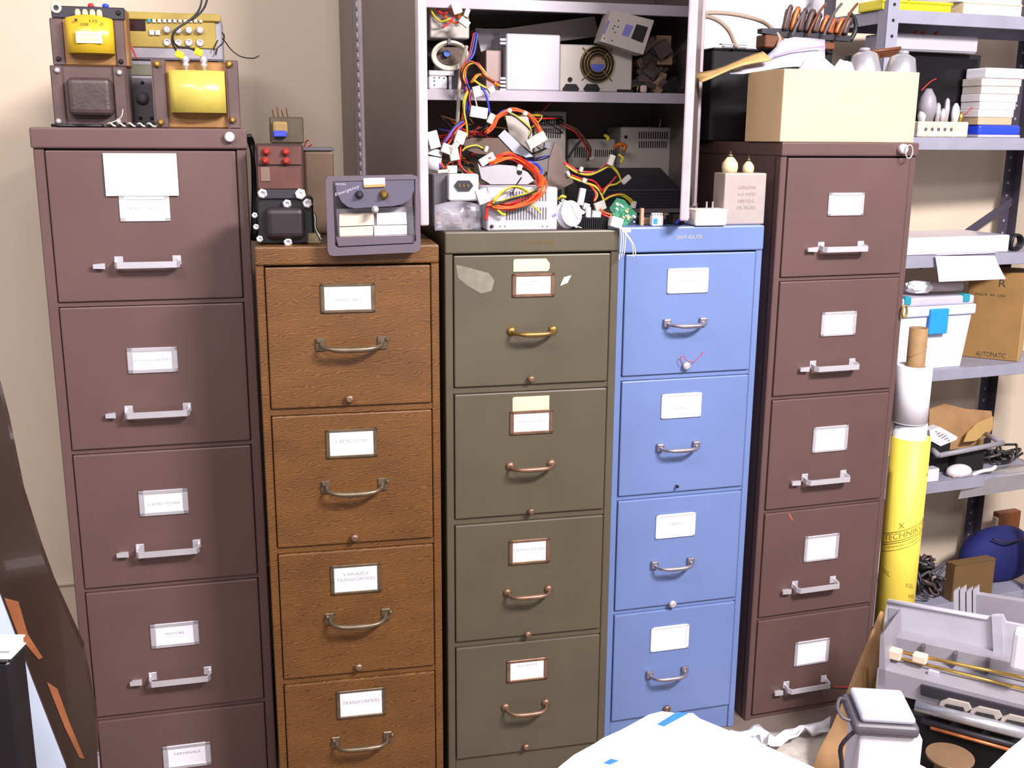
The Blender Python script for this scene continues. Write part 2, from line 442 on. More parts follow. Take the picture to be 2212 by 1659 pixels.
def bar_pull(parent, fr, xa, ya, xb, yb, la, lb, ly):
    """chrome strap pull with bent ends, plus the thumb latch at its left"""
    y = -0.003; out = -0.034
    p0 = fr.hit(xa, ya, out); p1 = fr.hit(xb, yb, out); z = (p0[1] + p1[1]) / 2; x0, x1 = p0[0], p1[0]
    m = MB(); hh = 0.0065
    prof = [(x0 + 0.0, y), (x0 + 0.0, y - 0.02), (x0 + 0.006, out), (x1 - 0.006, out), (x1, y - 0.02), (x1, y)]
    th = 0.004
    inner = [(x1 - th, y), (x1 - th, y - 0.018), (x1 - 0.009, out + th), (x0 + 0.009, out + th), (x0 + th, y - 0.018), (x0 + th, y)]
    pts = prof + inner; n = len(pts)
    lo = [m.bm.verts.new((a, b, z - hh + 0.012 * (0 if b < -0.02 else 0.3))) for a, b in pts]
    hi = [m.bm.verts.new((a, b, z + hh + 0.012 * (0 if b < -0.02 else 0.3))) for a, b in pts]
    fs = [m.bm.faces.new((lo[i], lo[(i + 1) % n], hi[(i + 1) % n], hi[i])) for i in range(n)]
    for s_ in (lo, hi):
        for i in range(5): fs.append(m.bm.faces.new((s_[i], s_[i + 1], s_[n - 2 - i], s_[n - 1 - i])))
    m._new(fs)
    m.box(x0 - 0.002, x0 + 0.016, y - 0.002, y, z - 0.004, z + 0.016, 0.001); m.box(x1 - 0.016, x1 + 0.002, y - 0.002, y, z - 0.004, z + 0.016, 0.001)
    m.obj('handle', CHROME, parent)
    q0 = fr.hit(la, ly, -0.014)[0]; q1 = fr.hit(lb, ly, -0.014)[0]; zl = fr.hit((la + lb) / 2, ly, -0.014)[1]
    m = MB(); m.prism([(q0, zl - 0.005), (q1, zl - 0.006), (q1, zl + 0.006), (q0, zl + 0.004)], -0.016, -0.011)
    m.box(q0 + 0.004, q1 - 0.001, -0.012, -0.003, zl - 0.003, zl + 0.003)
    m.obj('latch', CHROME, parent)

def bail_pull(parent, fr, xa, ya, xb, yb, ybar, mat, r=0.0055, style='round', out=0.036):
    """cast pull: two feet and a bowed grip"""
    y = -0.003
    a = fr.hit(xa, ya, y - 0.01); b = fr.hit(xb, yb, y - 0.01); zm = fr.hit((xa + xb) / 2, ybar, y - out)[1]
    x0, x1, z0, z1 = a[0], b[0], a[1], b[1]
    m = MB(); dx = x1 - x0; zf = (z0 + z1) / 2
    pts = [(x0, y, zf), (x0 + dx * .03, y - out * .5, zf - 0.003), (x0 + dx * .14, y - out * .9, (zf + 2 * zm) / 3), (x0 + dx * .32, y - out, zm), (x0 + dx * .68, y - out, zm),
           (x1 - dx * .14, y - out * .9, (zf + 2 * zm) / 3), (x1 - dx * .03, y - out * .5, zf - 0.003), (x1, y, zf)]
    rr = [r * .8, r * .75, r * .85, r * 1.15, r * 1.15, r * .85, r * .75, r * .8]
    m.tube(pts, r, 10, 4, rads=rr)
    for x in (x0, x1):
        if style == 'round': m.lathe([(0.0105, 0), (0.0105, 0.002), (0.008, 0.006), (0.004, 0.008)], (x, y, zf), (0, -1, 0), 14)
        elif style == 'square': m.box(x - 0.009, x + 0.009, y - 0.010, y, zf - 0.010, zf + 0.010, 0.003, seg=2)
        else:
            m.box(x - 0.010, x + 0.010, y - 0.004, y, zf - 0.014, zf + 0.014, 0.002); m.lathe([(0.0035, 0), (0.0045, 0.006), (0.002, 0.012)], (x + (0.010 if x > 0 else -0.004), y, zf + 0.008), (0, -1, 0), 8)
    return m.obj('handle', mat, parent)

def knob(parent, fr, px, py, mat, r=0.009):
    x, z = fr.hit(px, py, -0.008)
    MB().lathe([(r * .5, 0), (r * .5, 0.004), (r, 0.007), (r * .95, 0.011), (r * .5, 0.014)], (x, -0.003, z), (0, -1, 0), 14).obj('latch_button', mat, parent)

# tall brown cabinet on the left
oL, dL, fL = cabinet('L', 'tall brown five-drawer filing cabinet at the left with yellow transformers on top', BROWN, 0.60, 1.5244, 1.4826, [1.1614, 0.8383, 0.5162, 0.1977, 0.015], 0.012, 0.0205, 0.003, rail=0.009)
holder(dL[0], fL, 258, 422, 367, 478, WHITEP, 0.012, txt='METERS / GAGUES')
x0, x1, z0, z1 = rect(fL, 226, 331, 384, 423)
MB().box(x0, x1, -0.0090, -0.0074, z0, z1, 0.003, seg=2).obj('index_card', PAPER, dL[0])
holder(dL[1], fL, 275, 750, 384, 805, SATIN, 0.012, txt='POTENTIOMETERS')
holder(dL[2], fL, 300, 1057, 407, 1112, SATIN, 0.012, txt='CAPACITORS', at=0.42)
holder(dL[3], fL, 325, 1344, 430, 1396, SATIN, 0.012, txt='MOTORS', at=0.6)
holder(dL[4], fL, 352, 1606, 456, 1657, SATIN, 0.012, txt='TERMINALS', at=0.72)
for i, a in enumerate([(246, 575, 388, 570, 201, 227, 575), (268, 900, 410, 892, 228, 250, 898), (293, 1202, 431, 1189, 252, 278, 1199), (321, 1480, 455, 1467, 281, 307, 1476), (349, 1745, 480, 1728, 310, 335, 1740)]):
    bar_pull(dL[i], fL, *a)
x, z = fL.hit(496, 296, -0.01)
MB().lathe([(0.011, 0), (0.011, 0.012), (0.008, 0.014)], (x, -0.006, z), (0, -1, 0), 14).obj('lock', SATIN, oL)

# wood-grained cabinet
oW, dW, fW = cabinet('W', 'wood-grain painted four-drawer filing cabinet between the brown and olive ones', WOOD, 0.60, 1.2984, 1.2611, [0.9669 - 0.006, 0.6666 - 0.006, 0.3642 - 0.006, 0.0621], 0.0621, 0.0168, 0.0, rail=0.013)
for i, (a, b, t, at) in enumerate([((692, 612, 810, 675), None, 'SWITCHES', .42), ((704, 926, 815, 988), None, 'CAPACITORS', .62), ((714, 1218, 823, 1281), None, 'VARIABLE\nTRANSFORMERS', .6), ((727, 1488, 833, 1548), None, 'TRANSFORMERS', .58)]):
    holder(dW[i], fW, *a, PEWTER, 0.008, txt=t, at=at)
for i, a in enumerate([(692, 748, 826, 740, 756), (704, 1057, 827, 1047, 1068), (712, 1342, 834, 1330, 1354), (726, 1608, 838, 1597, 1618)]):
    bail_pull(dW[i], fW, *a, PEWTER, 0.0055, 'plate')
for i, (a, b) in enumerate([(755, 861), (766, 1161), (775, 1440)]): knob(dW[i], fW, a, b, BRONZE, 0.009)

# olive cabinet
oG, dG, fG = cabinet('G', 'olive green four-drawer filing cabinet under the pile of power supplies', OLIVE, 0.60, 1.3197, 1.2735, [0.9795, 0.6809, 0.3853, 0.0936], 0.0936, 0.0173, 0.0, rail=0.013)
for i, (a, t, at) in enumerate([((1106, 590, 1198, 641), 'FANS\nAC MOTORS', .62), ((1101, 886, 1194, 937), 'STEPPER MOTORS', .55), ((1099, 1164, 1187, 1217), 'LAMPHOLDERS', .62), ((1094, 1423, 1182, 1470), 'SOCKETS', .85)]):
    holder(dG[i], fG, *a, BRONZE, 0.009, txt=t, at=at)
x0, x1, z0, z1 = rect(fG, 1109, 559, 1187, 586)
MB().prism([(x0, z0), (x1 - 0.004, z0), (x1, z0 + 0.006), (x1, z1 - 0.010), (x1 - 0.008, z1), (x0 + 0.003, z1), (x0, z1 - 0.003)], -0.0045, -0.0030).obj('card_tag', CREAM, dG[0])
x0, x1, z0, z1 = rect(fG, 1107, 856, 1186, 886)
MB().prism([(x0, z0), (x1, z0), (x1, z1), (x0 + 0.003, z1), (x0, z1 - 0.003)], -0.0045, -0.0030).obj('card_tag', CREAM, dG[1])
for i, a in enumerate([(1107, 718, 1197, 713, 723), (1104, 1010, 1193, 1003, 1015), (1098, 1284, 1187, 1275, 1291), (1094, 1532, 1181, 1522, 1544)]):
    bail_pull(dG[i], fG, *a, BRASS if i == 0 else BRONZE, 0.005, 'round')
for i, (a, b) in enumerate([(1147, 818), (1147, 1104), (1140, 1369), (1136, 1612)]): knob(dG[i], fG, a, b, BRONZE, 0.008)
x, z = fG.hit(1222, 605, -0.003)
MB().prism([(x - .012, z - .012), (x + .004, z - .006), (x + .012, z + .010), (x - .004, z + .006)], -0.0036, -0.0030).obj('torn_sticker', PAPER, dG[0])
pts = [(985, 572), (1012, 578), (1056, 590), (1068, 606), (1062, 628), (1040, 634), (1008, 616), (990, 600)]
MB().prism([fG.hit(a, b, -0.003) for a, b in pts], -0.0033, -0.0030).obj('scuff_patch', SMUDGE, dG[0])
x, z = fG.hit(1166, 523, -0.005)
m = MB(); m.text('SHAW-WALKER', x, -0.0046, z, 0.065, 0.007); m.obj('maker_name', BRASS, oG)

# blue cabinet
oB, dB, fB = cabinet('B', 'bright blue four-drawer filing cabinet with white labels', BLUE, 0.56, 1.3140, 1.2556, [0.9603, 0.6635, 0.3654, 0.0666], 0.0666, 0.017, 0.0, rail=0.010)
for i, (a, t, at) in enumerate([((1441, 579, 1529, 633), 'RELAYS', .5), ((1428, 849, 1514, 902), 'TUBES', .35), ((1416, 1109, 1501, 1160), 'LAMPS', .6), ((1405, 1351, 1487, 1403), None, .5)]):
    holder(dB[i], fB, *a, WHITEP, 0.008, txt=t, at=at)
for i, a in enumerate([(1443, 700, 1521, 694, 705), (1428, 968, 1506, 962, 974), (1416, 1222, 1494, 1213, 1230), (1405, 1460, 1481, 1448, 1468)]):
    bail_pull(dB[i], fB, *a, NICKEL, 0.005, 'square')
for i, (a, b, m_) in enumerate([(1482, 790, SATIN), (1462, 1050, BLACK), (1452, 1304, SATIN), (1440, 1530, BRONZE)]): knob(dB[i], fB, a, b, m_, 0.010 if i != 1 else 0.004)
P3 = lambda px, py, y: (fB.hit(px, py, y)[0], y, fB.hit(px, py, y)[1])
MB().tube([P3(1473, 788, -.012), P3(1470, 775, -.015), P3(1476, 768, -.016), P3(1483, 778, -.015), P3(1497, 782, -.014), P3(1510, 772, -.012), P3(1523, 758, -.008)], 0.0008, 5).obj('red_string', RED, dB[0])
x, z = fB.hit(1489, 512, -0.005)
m = MB(); m.text('SHAW-WALKER', x, -0.0048, z, 0.066, 0.010); m.obj('maker_name', SATIN, oB)

# tall brown cabinet on the right
oR, dR, fR = cabinet('R', 'tall dark brown five-drawer filing cabinet at the right under the cardboard box', BROWN2, 0.62, 1.5048, 1.4723, [1.1809, 0.8852, 0.5879, 0.2919, 0.015], 0.012, 0.0167, 0.002, rail=0.008)
for i, a in enumerate([(1788, 416, 1865, 466), (1773, 673, 1848, 725), (1755, 920, 1830, 975), (1737, 1155, 1810, 1210), (1716, 1382, 1789, 1434)]):
    holder(dR[i], fR, *a, SATIN, 0.009)
for i, a in enumerate([(1783, 540, 1880, 537, 1745, 1766, 539), (1765, 800, 1861, 791, 1729, 1748, 798), (1747, 1046, 1841, 1034, 1711, 1729, 1044), (1725, 1281, 1818, 1263, 1691, 1709, 1279), (1706, 1500, 1798, 1478, 1674, 1691, 1498)]):
    bar_pull(dR[i], fR, *a)
x, z = fR.hit(1960, 322, -0.02)
m = MB(); m.lathe([(0.012, 0), (0.012, 0.014), (0.009, 0.016)], (x - 0.008, -0.006, z), (0, -1, 0), 14)
m.tube([(x + 0.010 * math.cos(k * 1.05), -0.028, z - 0.006 + 0.016 * math.sin(k * 1.05)) for k in range(6)], 0.0016, 6, 3, closed=True)
m.obj('lock_with_key_ring', CHROME, oR)
P3 = lambda px, py, y: (fR.hit(px, py, y)[0], y, fR.hit(px, py, y)[1])
MB().tube([P3(1800, 1482, -.012), P3(1820, 1484, -.010), P3(1840, 1484, -.008)], 0.0010, 5).obj('red_string', RED, dR[4])
x, z = fR.hit(1944, 672, 0.0)
m = MB(); m.tube([(x + 0.006 + 0.007 * math.cos(k * 1.05), -0.010, z + 0.016 * math.sin(k * 1.05)) for k in range(6)], 0.003, 6, 3, closed=True); m.obj('side_ring', BRIGHTBRASS, oR)

x, z = fR.hit(1707, 1116, -0.003); MB().prism([(x - .007, z + .006), (x - .003, z + .012), (x + .010, z - .010), (x + .005, z - .012)], -.0036, -.003).obj('torn_sticker', M('rust_sticker', (150, 84, 66), 0.6), dR[3])

# ------------------------------------------------------------------ things on the left brown cabinet
TOPL, TOPW, TOPG, TOPB, TOPR = 1.5248, 1.2988, 1.3201, 1.3144, 1.5052
def bolts(t, pts, y, r, mat, parent=None, name='bolt', n=6):
    for a, b in pts:
        x, z = t.p(a, b, y)
        t.add(name, MB().lathe([(r, 0), (r, r * .8), (r * .6, r * 1.0), (r * .45, r * 1.3)], (x, y, z), (0, -1, 0), n), mat, parent)

t = T('power_transformer', 'dark brown iron-core transformer standing at the left under the bright yellow one', 'transformer', fL, 193, 0.05, TOPL)
x0, x1, z0, z1 = t.R(113, 141, 274, None)
m = MB(); m.box(x0, x1, 0, 0.085, 0, z1, 0.003)
core = t.add('core', m, LAMIN)
for (a, b) in ((113, 140), (247, 274)):
    xa, xb = t.p(a, 200)[0], t.p(b, 200)[0]
    t.add('side_bracket', MB().box(xa, xb, -0.006, 0.0, 0, z1, 0.002), LAMIN)
cx0, cx1, cz0, cz1 = t.R(141, 166, 246, 250, -0.03)
t.add('coil', MB().box(cx0, cx1, -0.034, 0.06, max(cz0, 0.02), cz1, 0.012, seg=3), M('dark_coil_wrap', (74, 58, 58), 0.45, var=0.25, scale=26, bump=0.4))
bolts(t, [(124, 152), (258, 157), (127, 262), (256, 262)], -0.006, 0.006, SATIN)
zt = z1
t2 = T('power_transformer', 'transformer with bright yellow coil and paper label, stacked on the dark one', 'transformer', fL, 190, 0.055, TOPL + zt + 0.0005)
x0, x1, z0, z1 = t2.R(110, 12, 270, None)
t2.add('core', MB().box(x0, x1, 0, 0.07, 0, z1, 0.003), LAMINB)
xb0, xb1, zb0, zb1 = t2.R(110, 12, 270, 34)
t2.add('top_bracket', MB().box(xb0, xb1, -0.005, 0.0, z1 - 0.024, z1, 0.002), CHAR)
for (a, b) in ((110, 138), (248, 270)):
    t2.add('side_bracket', MB().box(t2.p(a, 80)[0], t2.p(b, 80)[0], -0.004, 0.0, 0.0, z1 - 0.024, 0.002), LAMIN)
cx0, cx1, cz0, cz1 = t2.R(140, 38, 246, 116, -0.03)
m = MB(); n = 10
out = [(cx0 + (cx1 - cx0) * k / n, -0.022 - 0.020 * math.sin(math.pi * (0.12 + 0.76 * k / n))) for k in range(n + 1)]
ring = out + [(cx1, 0.05), (cx0, 0.05)]
lo = [m.bm.verts.new((a, b, cz0)) for a, b in ring]; hi = [m.bm.verts.new((a, b, cz1 + (0.006 * math.sin(math.pi * min(1, i / n)) if i <= n else 0))) for i, (a, b) in enumerate(ring)]
m._new([m.bm.faces.new(lo), m.bm.faces.new(hi[::-1])]); m._new([m.bm.faces.new((lo[i], hi[i], hi[(i + 1) % len(ring)], lo[(i + 1) % len(ring)])) for i in range(len(ring))], True)
coil = t2.add('coil', m, YEL)
lx0, lx1, lz0, lz1 = t2.R(163, 67, 222, 94, -0.043)
m = MB(); m.box(lx0, lx1, -0.0445, -0.0432, lz0, lz1); m.mi = 1
m.text('ISOTRAN', (lx0 + lx1) / 2, -0.0448, lz0 + (lz1 - lz0) * .68, (lx1 - lx0) * .6, 0.005); m.text('TRANSFORMER', (lx0 + lx1) / 2, -0.0448, lz0 + (lz1 - lz0) * .3, (lx1 - lx0) * .7, 0.005)
t2.add('paper_label', m, [M('label_cream', (236, 226, 184), 0.6), M('label_grey_print', (168, 152, 116), 0.7)], coil)
m = MB()
for a, b, s_ in ((164, 43, '1'), (182, 52, '220'), (202, 45, '115'), (220, 52, '0')):
    x, z = t2.p(a, b, -0.043); m.text(s_, x, -0.0436 if 160 < a < 222 else -0.040, z, 0.005 * len(s_), 0.005)
t2.add('terminal_marks', m, DARKINK, coil)
for a, b in ((168, 27), (184, 28), (200, 29), (215, 30)):
    x, z = t2.p(a, b, -0.02)
    t2.add('terminal', MB().lathe([(0.0055, 0), (0.0058, 0.008), (0.005, 0.014), (0.003, 0.017)], (x, -0.022, cz1 + 0.001), (0, 0, 1), 12), IVORY)
bolts(t2, [(256, 28), (127, 127), (262, 133)], -0.004, 0.005, BLACK)
x, z = t2.p(121, 17, -0.006)
t2.add('ring_lug', MB().tube([(x + 0.008 * math.cos(k), -0.007, z + 0.008 * math.sin(k)) for k in (0, 1.05, 2.1, 3.14, 4.2, 5.2)], 0.003, 6, 3, closed=True), CONN)
for a, mt in ((195, RED), (206, WHTW), (226, BLUEP)):
    x, z = t2.p(a, 8, 0.0); t2.add('wire_cap', MB().blob((x, 0.012, z1 + 0.004), 0.007, 0.006, 0.005), mt)

t = T('power_transformer', 'transformer with pale yellow coil and brass bolts at the right front corner', 'transformer', fL, 424, 0.03, TOPL)
x0, x1, z0, z1 = t.R(336, 127, 511, None)
core = t.add('core', MB().box(x0, x1, 0, 0.10, 0, z1 - 0.004, 0.003), LAMINB)
for (a, b) in ((331, 362), (490, 517)):
    xa, xb = t.p(a, 200)[0], t.p(b, 200)[0]
    m = MB(); m.box(xa, xb, -0.012, -0.006, 0, z1, 0.002); m.box(xa, xa + 0.004, -0.012, 0.1, 0, z1); t.add('side_bracket', m, LAMIN)
cx0, cx1, cz0, cz1 = t.R(363, 151, 489, 244, -0.035)
m = MB(); n = 10
out = [(cx0 + (cx1 - cx0) * k / n, -0.020 - 0.024 * math.sin(math.pi * (0.1 + 0.8 * k / n))) for k in range(n + 1)]
ring = out + [(cx1, 0.05), (cx0, 0.05)]
lo = [m.bm.verts.new((a, b, cz0)) for a, b in ring]; hi = [m.bm.verts.new((a, b, cz1)) for a, b in ring]
m._new([m.bm.faces.new(lo), m.bm.faces.new(hi[::-1])]); m._new([m.bm.faces.new((lo[i], hi[i], hi[(i + 1) % len(ring)], lo[(i + 1) % len(ring)])) for i in range(len(ring))], True); t.add('coil', m, YELP)
bolts(t, [(340, 138), (496, 138), (348, 264), (503, 259)], -0.012, 0.0075, BRIGHTBRASS)
for a in (402, 441):
    x, z = t.p(a, 148, -0.02)
    tm = t.add('terminal', MB().lathe([(0.004, 0), (0.004, 0.008), (0.007, 0.010), (0.007, 0.014), (0.004, 0.016), (0.008, 0.020), (0.007, 0.027), (0.003, 0.030)], (x, -0.02, cz1), (0, 0, 1), 10), SATIN)
for a, b in ((388, 118), (429, 113)):
    x, z = t.p(a, b, -0.022)
    t.add('yellow_lug', MB().box(x - 0.008, x + 0.008, -0.030, -0.018, z - 0.007, z + 0.007, 0.002, rot=Matrix.Rotation(0.35, 3, 'Y')), YELB)
t.wire('lead', BLKW, [(384, 114, -.02), (373, 96, -.01), (372, 78, 0), (382, 62, .01), (404, 48, .02), (424, 30, .03), (434, 10, .04), (440, -30, .05)], 0.0022)
t.wire('lead', BLKW, [(425, 110, -.02), (405, 103, -.012), (386, 101, -.01), (374, 88, 0), (376, 70, .01), (396, 52, .02), (418, 40, .03), (436, 24, .04), (446, 4, .05), (450, -30, .06)], 0.0022)

t = T('bench_meter', 'grey bench instrument with dark lower front behind the transformers', 'instrument', fL, 320, 0.20, TOPL)
x0, x1, z0, z1 = t.R(262, 128, 470, None)
body = t.add('case', MB().box(x0, x1, 0, 0.22, 0, z1, 0.003), GREYP)
t.box('front_plate', GREYD, 278, 168, 372, 268, -0.003, 0.0, 0.001)
t.box('window', M('green_grey_glass', (120, 118, 100), 0.2), 281, 138, 372, 164, -0.003, 0.0, 0.001)
x, z = t.p(308, 212, -0.003)
t.add('dial', MB().lathe([(0.014, 0), (0.013, 0.010), (0.006, 0.012)], (x, -0.003, z), (0, -1, 0), 20), GREYD)
bolts(t, [(308, 178), (304, 255), (328, 255)], -0.003, 0.004, BLACK)
zt = z1
t = T('function_generator', 'ochre-fronted function generator with rows of knobs at the back of the cabinet', 'instrument', fL, 375, 0.19, TOPL + zt + 0.0005)
x0, x1, z0, z1 = t.R(263, 25, 476, None)
cs = t.add('case', MB().box(x0, x1, 0, 0.22, 0, z1, 0.004), GREYP)
t.add('bezel', MB().box(x0, x1, -0.010, 0, z1 - 0.016, z1, 0.002), YPANEL)
t.box('panel', YPANEL, 270, 38, 468, 106, -0.004, 0.0, 0.002)
t.box('display', M('dark_red_display', (40, 12, 18), 0.2), 272, 42, 315, 67, -0.006, -0.004, 0.001)
for k in range(11):
    a = 322 + k * 11.2; x, z = t.p(a, 45, -0.004)
    t.add('push_button', MB().box(x - 0.0035, x + 0.0035, -0.010, -0.004, z - 0.004, z + 0.004, 0.001), TEAL if k == 0 else WHITEP)
for a in (328, 341):
    x, z = t.p(a, 71, -0.004); t.add('push_button', MB().box(x - 0.005, x + 0.005, -0.010, -0.004, z - 0.005, z + 0.005, 0.001), WHITEP)
for a, b in ((361, 65), (385, 66), (408, 66), (432, 66)):
    x, z = t.p(a, b, -0.004); t.add('knob', MB().lathe([(0.008, 0), (0.0075, 0.010), (0.005, 0.012)], (x, -0.004, z), (0, -1, 0), 14), GREYL)
for a, b in ((361, 92), (385, 93), (408, 92), (432, 93)):
    x, z = t.p(a, b, -0.004); t.add('jack', MB().lathe([(0.008, 0), (0.008, 0.004), (0.005, 0.005), (0.0045, 0.001)], (x, -0.004, z), (0, -1, 0), 14), SATIN)
t.wire('red_lead', RED, [(272, 60, -.01), (276, 78, -.03), (284, 100, -.04), (292, 118, -.04), (296, 126, -.04)], 0.0022)
t.wire('black_lead', BLKW, [(560, 120, -.02), (546, 126, -.02), (520, 122, -.01), (500, 108, 0), (488, 92, .01), (480, 84, .01), (470, 88, .0), (463, 102, -.01), (462, 110, -.01)], 0.0014)
t.wire('black_lead', BLKW, [(466, 118, -.01), (470, 104, 0), (482, 92, .0), (484, 76, .01), (478, 70, .02)], 0.0016)

t = T('twisted_pair', 'black and white twisted wires lying along the left cabinet top', 'wire', fL, 290, 0.012, TOPL)
for k, mt in ((0, WHTW), (1, BLKW)):
    pts = []
    for i in range(26):
        a = 232 + i * 4.2; ph = i * 1.25 + k * math.pi; x = t.p(a, 265)[0]
        pts.append((x, 0.003 * math.cos(ph), 0.006 + 0.003 * math.sin(ph)))
    t.add('wire', MB().tube(pts, 0.0022, 6, 3), mt)
t.wire('loose_end', WHTW, [(238, 266, 0), (256, 258, 0), (264, 248, 0), (265, 236, .01)], 0.0011)
t = T('cable', 'black cable lying in front of the dark transformer', 'cable', fL, 160, 0.02, TOPL)
t.add('cord', MB().tube([(t.p(a, 265)[0], b, 0.0035) for a, b in ((112, 0.0), (130, -0.008), (160, 0.004), (190, -0.004), (222, 0.006))], 0.0034, 8), BLKW)

# ------------------------------------------------------------------ things on the wood-grained cabinet
t = T('control_transformer', 'black transformer with pale nuts at the left front of the wood-grain cabinet', 'transformer', fW, 612, 0.035, TOPW)
x0, x1, z0, z1 = t.R(553, 425, 676, None)
t.add('core', MB().box(x0, x1, 0, 0.08, 0, z1, 0.004), BLACK)
cx0, cx1, cz0, cz1 = t.R(572, 448, 660, 516, -0.02)
t.add('coil', MB().box(cx0, cx1, -0.022, 0.05, max(cz0, 0.004), cz1, 0.012, seg=3), M('black_coil_wrap', (36, 26, 30), 0.5, var=0.2, scale=30))
t.box('terminal_strip', CHAR, 570, 410, 655, 430, -0.006, 0.02, 0.002)
for a, b, r in ((567, 418, .010), (649, 419, .011), (620, 440, .009), (664, 439, .010), (550, 465, .006), (553, 490, .006), (561, 516, .007), (622, 523, .009)):
    x, z = t.p(a, b, -0.008)
    t.add('nut', MB().lathe([(r, 0), (r, r * .7), (r * .45, r * .75), (r * .4, r * .3)], (x, -0.006, z), (0, -1, 0), 6), WHITEP if a == 649 else SATIN)
t = T('test_panel', 'maroon panel box with red terminals behind the black transformer', 'panel box', fW, 602, 0.16, TOPW)
x0, x1, z0, z1 = t.R(550, 310, 655, None)
t.add('case', MB().box(x0, x1, 0, 0.09, 0, z1, 0.004), M('dark_maroon_case', (62, 42, 40), 0.5, var=0.15))
t.box('upper_plate', BRNPANEL, 556, 316, 652, 356, -0.004, 0, 0.001)
t.box('lower_plate', BRNPANEL, 556, 360, 652, 408, -0.004, 0, 0.001)
t.box('pale_strip', M('faded_strip', (120, 96, 82), 0.6), 562, 361, 584, 392, -0.006, -0.004, 0.001)
for a, b in ((575, 327), (617, 328), (573, 347), (618, 348)):
    x, z = t.p(a, b, -0.004)
    t.add('terminal', MB().lathe([(0.008, 0), (0.008, 0.006), (0.004, 0.007), (0.003, 0.014)], (x, -0.004, z), (0, -1, 0), 12), M('dull_red', (150, 46, 34), 0.5))
zt = z1
t = T('small_transformer', 'small transformer with frayed leads on top of the maroon panel box', 'transformer', fW, 618, 0.17, TOPW + zt + 0.0005)
x0, x1, z0, z1 = t.R(581, 252, 655, None)
t.add('core', MB().box(x0, x1, 0, 0.06, 0, z1, 0.003), M('dark_olive_core', (74, 62, 44), 0.5, var=0.2, scale=30))
cx0, cx1, cz0, cz1 = t.R(588, 262, 622, 290, -0.012)
t.add('coil', MB().box(cx0, cx1, -0.014, 0.03, cz0, cz1, 0.005, seg=2), M('ochre_tape', (140, 112, 60), 0.5))
t.box('blue_tape_band', BLUEW, 590, 282, 620, 296, -0.016, 0.0, 0.002)
for a, b in ((588, 236), (598, 230), (608, 238), (618, 232)):
    t.wire('lead', BRNW, [(a + 4, 253, .01), (a + 2, 245, .005), (a, b, 0)], 0.0012)
t = T('relay_box', 'dim brown metal box behind the emergency light', 'box', fW, 684, 0.25, TOPW)
x0, x1, z0, z1 = t.R(655, 326, 720, None)
t.add('case', MB().box(x0, x1, 0, 0.12, 0, z1, 0.006, seg=2), M('dim_brown_metal', (96, 74, 56), 0.5, 0.2, var=0.2, scale=14))
t.add('lid', MB().box(x0 - 0.002, x1 + 0.002, -0.002, 0.122, z1, z1 + 0.008, 0.002), GREYD)
for a, b in ((660, 302), (666, 312)): t.wire('lead', RED, [(a - 2, 326, .02), (a, b + 6, .01), (a + 8, b, 0)], 0.0014)
t = T('cable_bundle', 'black cable bundle poking out beside the tall brown cabinet', 'cable', fW, 549, 0.30, TOPW)
for k in range(3): t.wire('cord', BLKW, [(546 + 3 * k, 520, 0), (548 + 2 * k, 420, .01), (546, 340, 0), (540 + 3 * k, 310, 0), (533 + 3 * k, 292, -.01)], 0.005)
t = T('wire_bundle', 'green and white twisted leads beside the black transformer', 'wire', fW, 690, 0.03, TOPW)
for mt, j in ((M('dark_green_wire', (38, 60, 40), 0.5), 0), (WHTW, 1), (BLKW, 2)):
    t.wire('wire', mt, [(666 + j, 452, .02), (678 + j * 2, 466, .01), (680 + j, 490, 0), (686 + j * 2, 506, 0), (694, 518 - j, -.005)], 0.0016)
t.add('terminal_block', MB().box(t.p(664, 520)[0], t.p(694, 520)[0], 0.0, 0.02, 0, 0.022, 0.003), M('olive_brown_block', (112, 96, 70), 0.5, var=0.3, scale=80))

t = T('emergency_light', 'grey wall-light housing with white cards in its lower recess, leaning on the front edge', 'light housing', fW, 806, -0.030, TOPW)
outer = [(703, 388), (708, 381), (890, 377), (902, 381), (905, 390), (909, 528), (907, 540), (898, 545), (722, 553), (712, 551), (708, 542)]
inner = [(718, 392), (897, 387), (899, 520), (892, 527), (730, 535), (724, 530)]
# flange ring
m = MB()
A = [t.p(a, b, -0.012) for a, b in outer]
def ringprism(m, out, inn, y0, y1):
    def near(p): return min(range(len(inn)), key=lambda i: (inn[i][0] - p[0]) ** 2 + (inn[i][1] - p[1]) ** 2)
    n = len(out)
    for i in range(n):
        a, b = out[i], out[(i + 1) % n]; ia, ib = near(a), near(b)
        q = [a, b, inn[ib]] + ([inn[ia]] if ia != ib else [])
        lo = [m.bm.verts.new((x, y0, z)) for x, z in q]; hi = [m.bm.verts.new((x, y1, z)) for x, z in q]
        fs = [m.bm.faces.new(lo), m.bm.faces.new(hi[::-1])] + [m.bm.faces.new((lo[k], hi[k], hi[(k + 1) % len(q)], lo[(k + 1) % len(q)])) for k in range(len(q))]
        m._new(fs)
ringprism(m, A, [t.p(a, b, -0.012) for a, b in inner], -0.012, 0.010)
t.add('flange', m, RUBBER)
x0, x1, z0, z1 = t.R(722, 395, 898, 520, 0.0)
t.add('back_box', MB().box(x0, x1, 0.045, 0.12, 0.0005, z1, 0.004), RUBBER)
up = [(724, 390), (894, 386), (895, 410), (886, 430), (868, 441), (850, 445), (766, 450), (752, 447), (738, 436), (727, 415)]
t.add('upper_panel', MB().prism([t.p(a, b, -0.010) for a, b in up], -0.010, 0.03), M('glossy_grey_panel', (92, 88, 104), 0.18, var=0.05, coat=0.5))
lo_ = [(726, 452), (892, 446), (896, 522), (732, 531)]
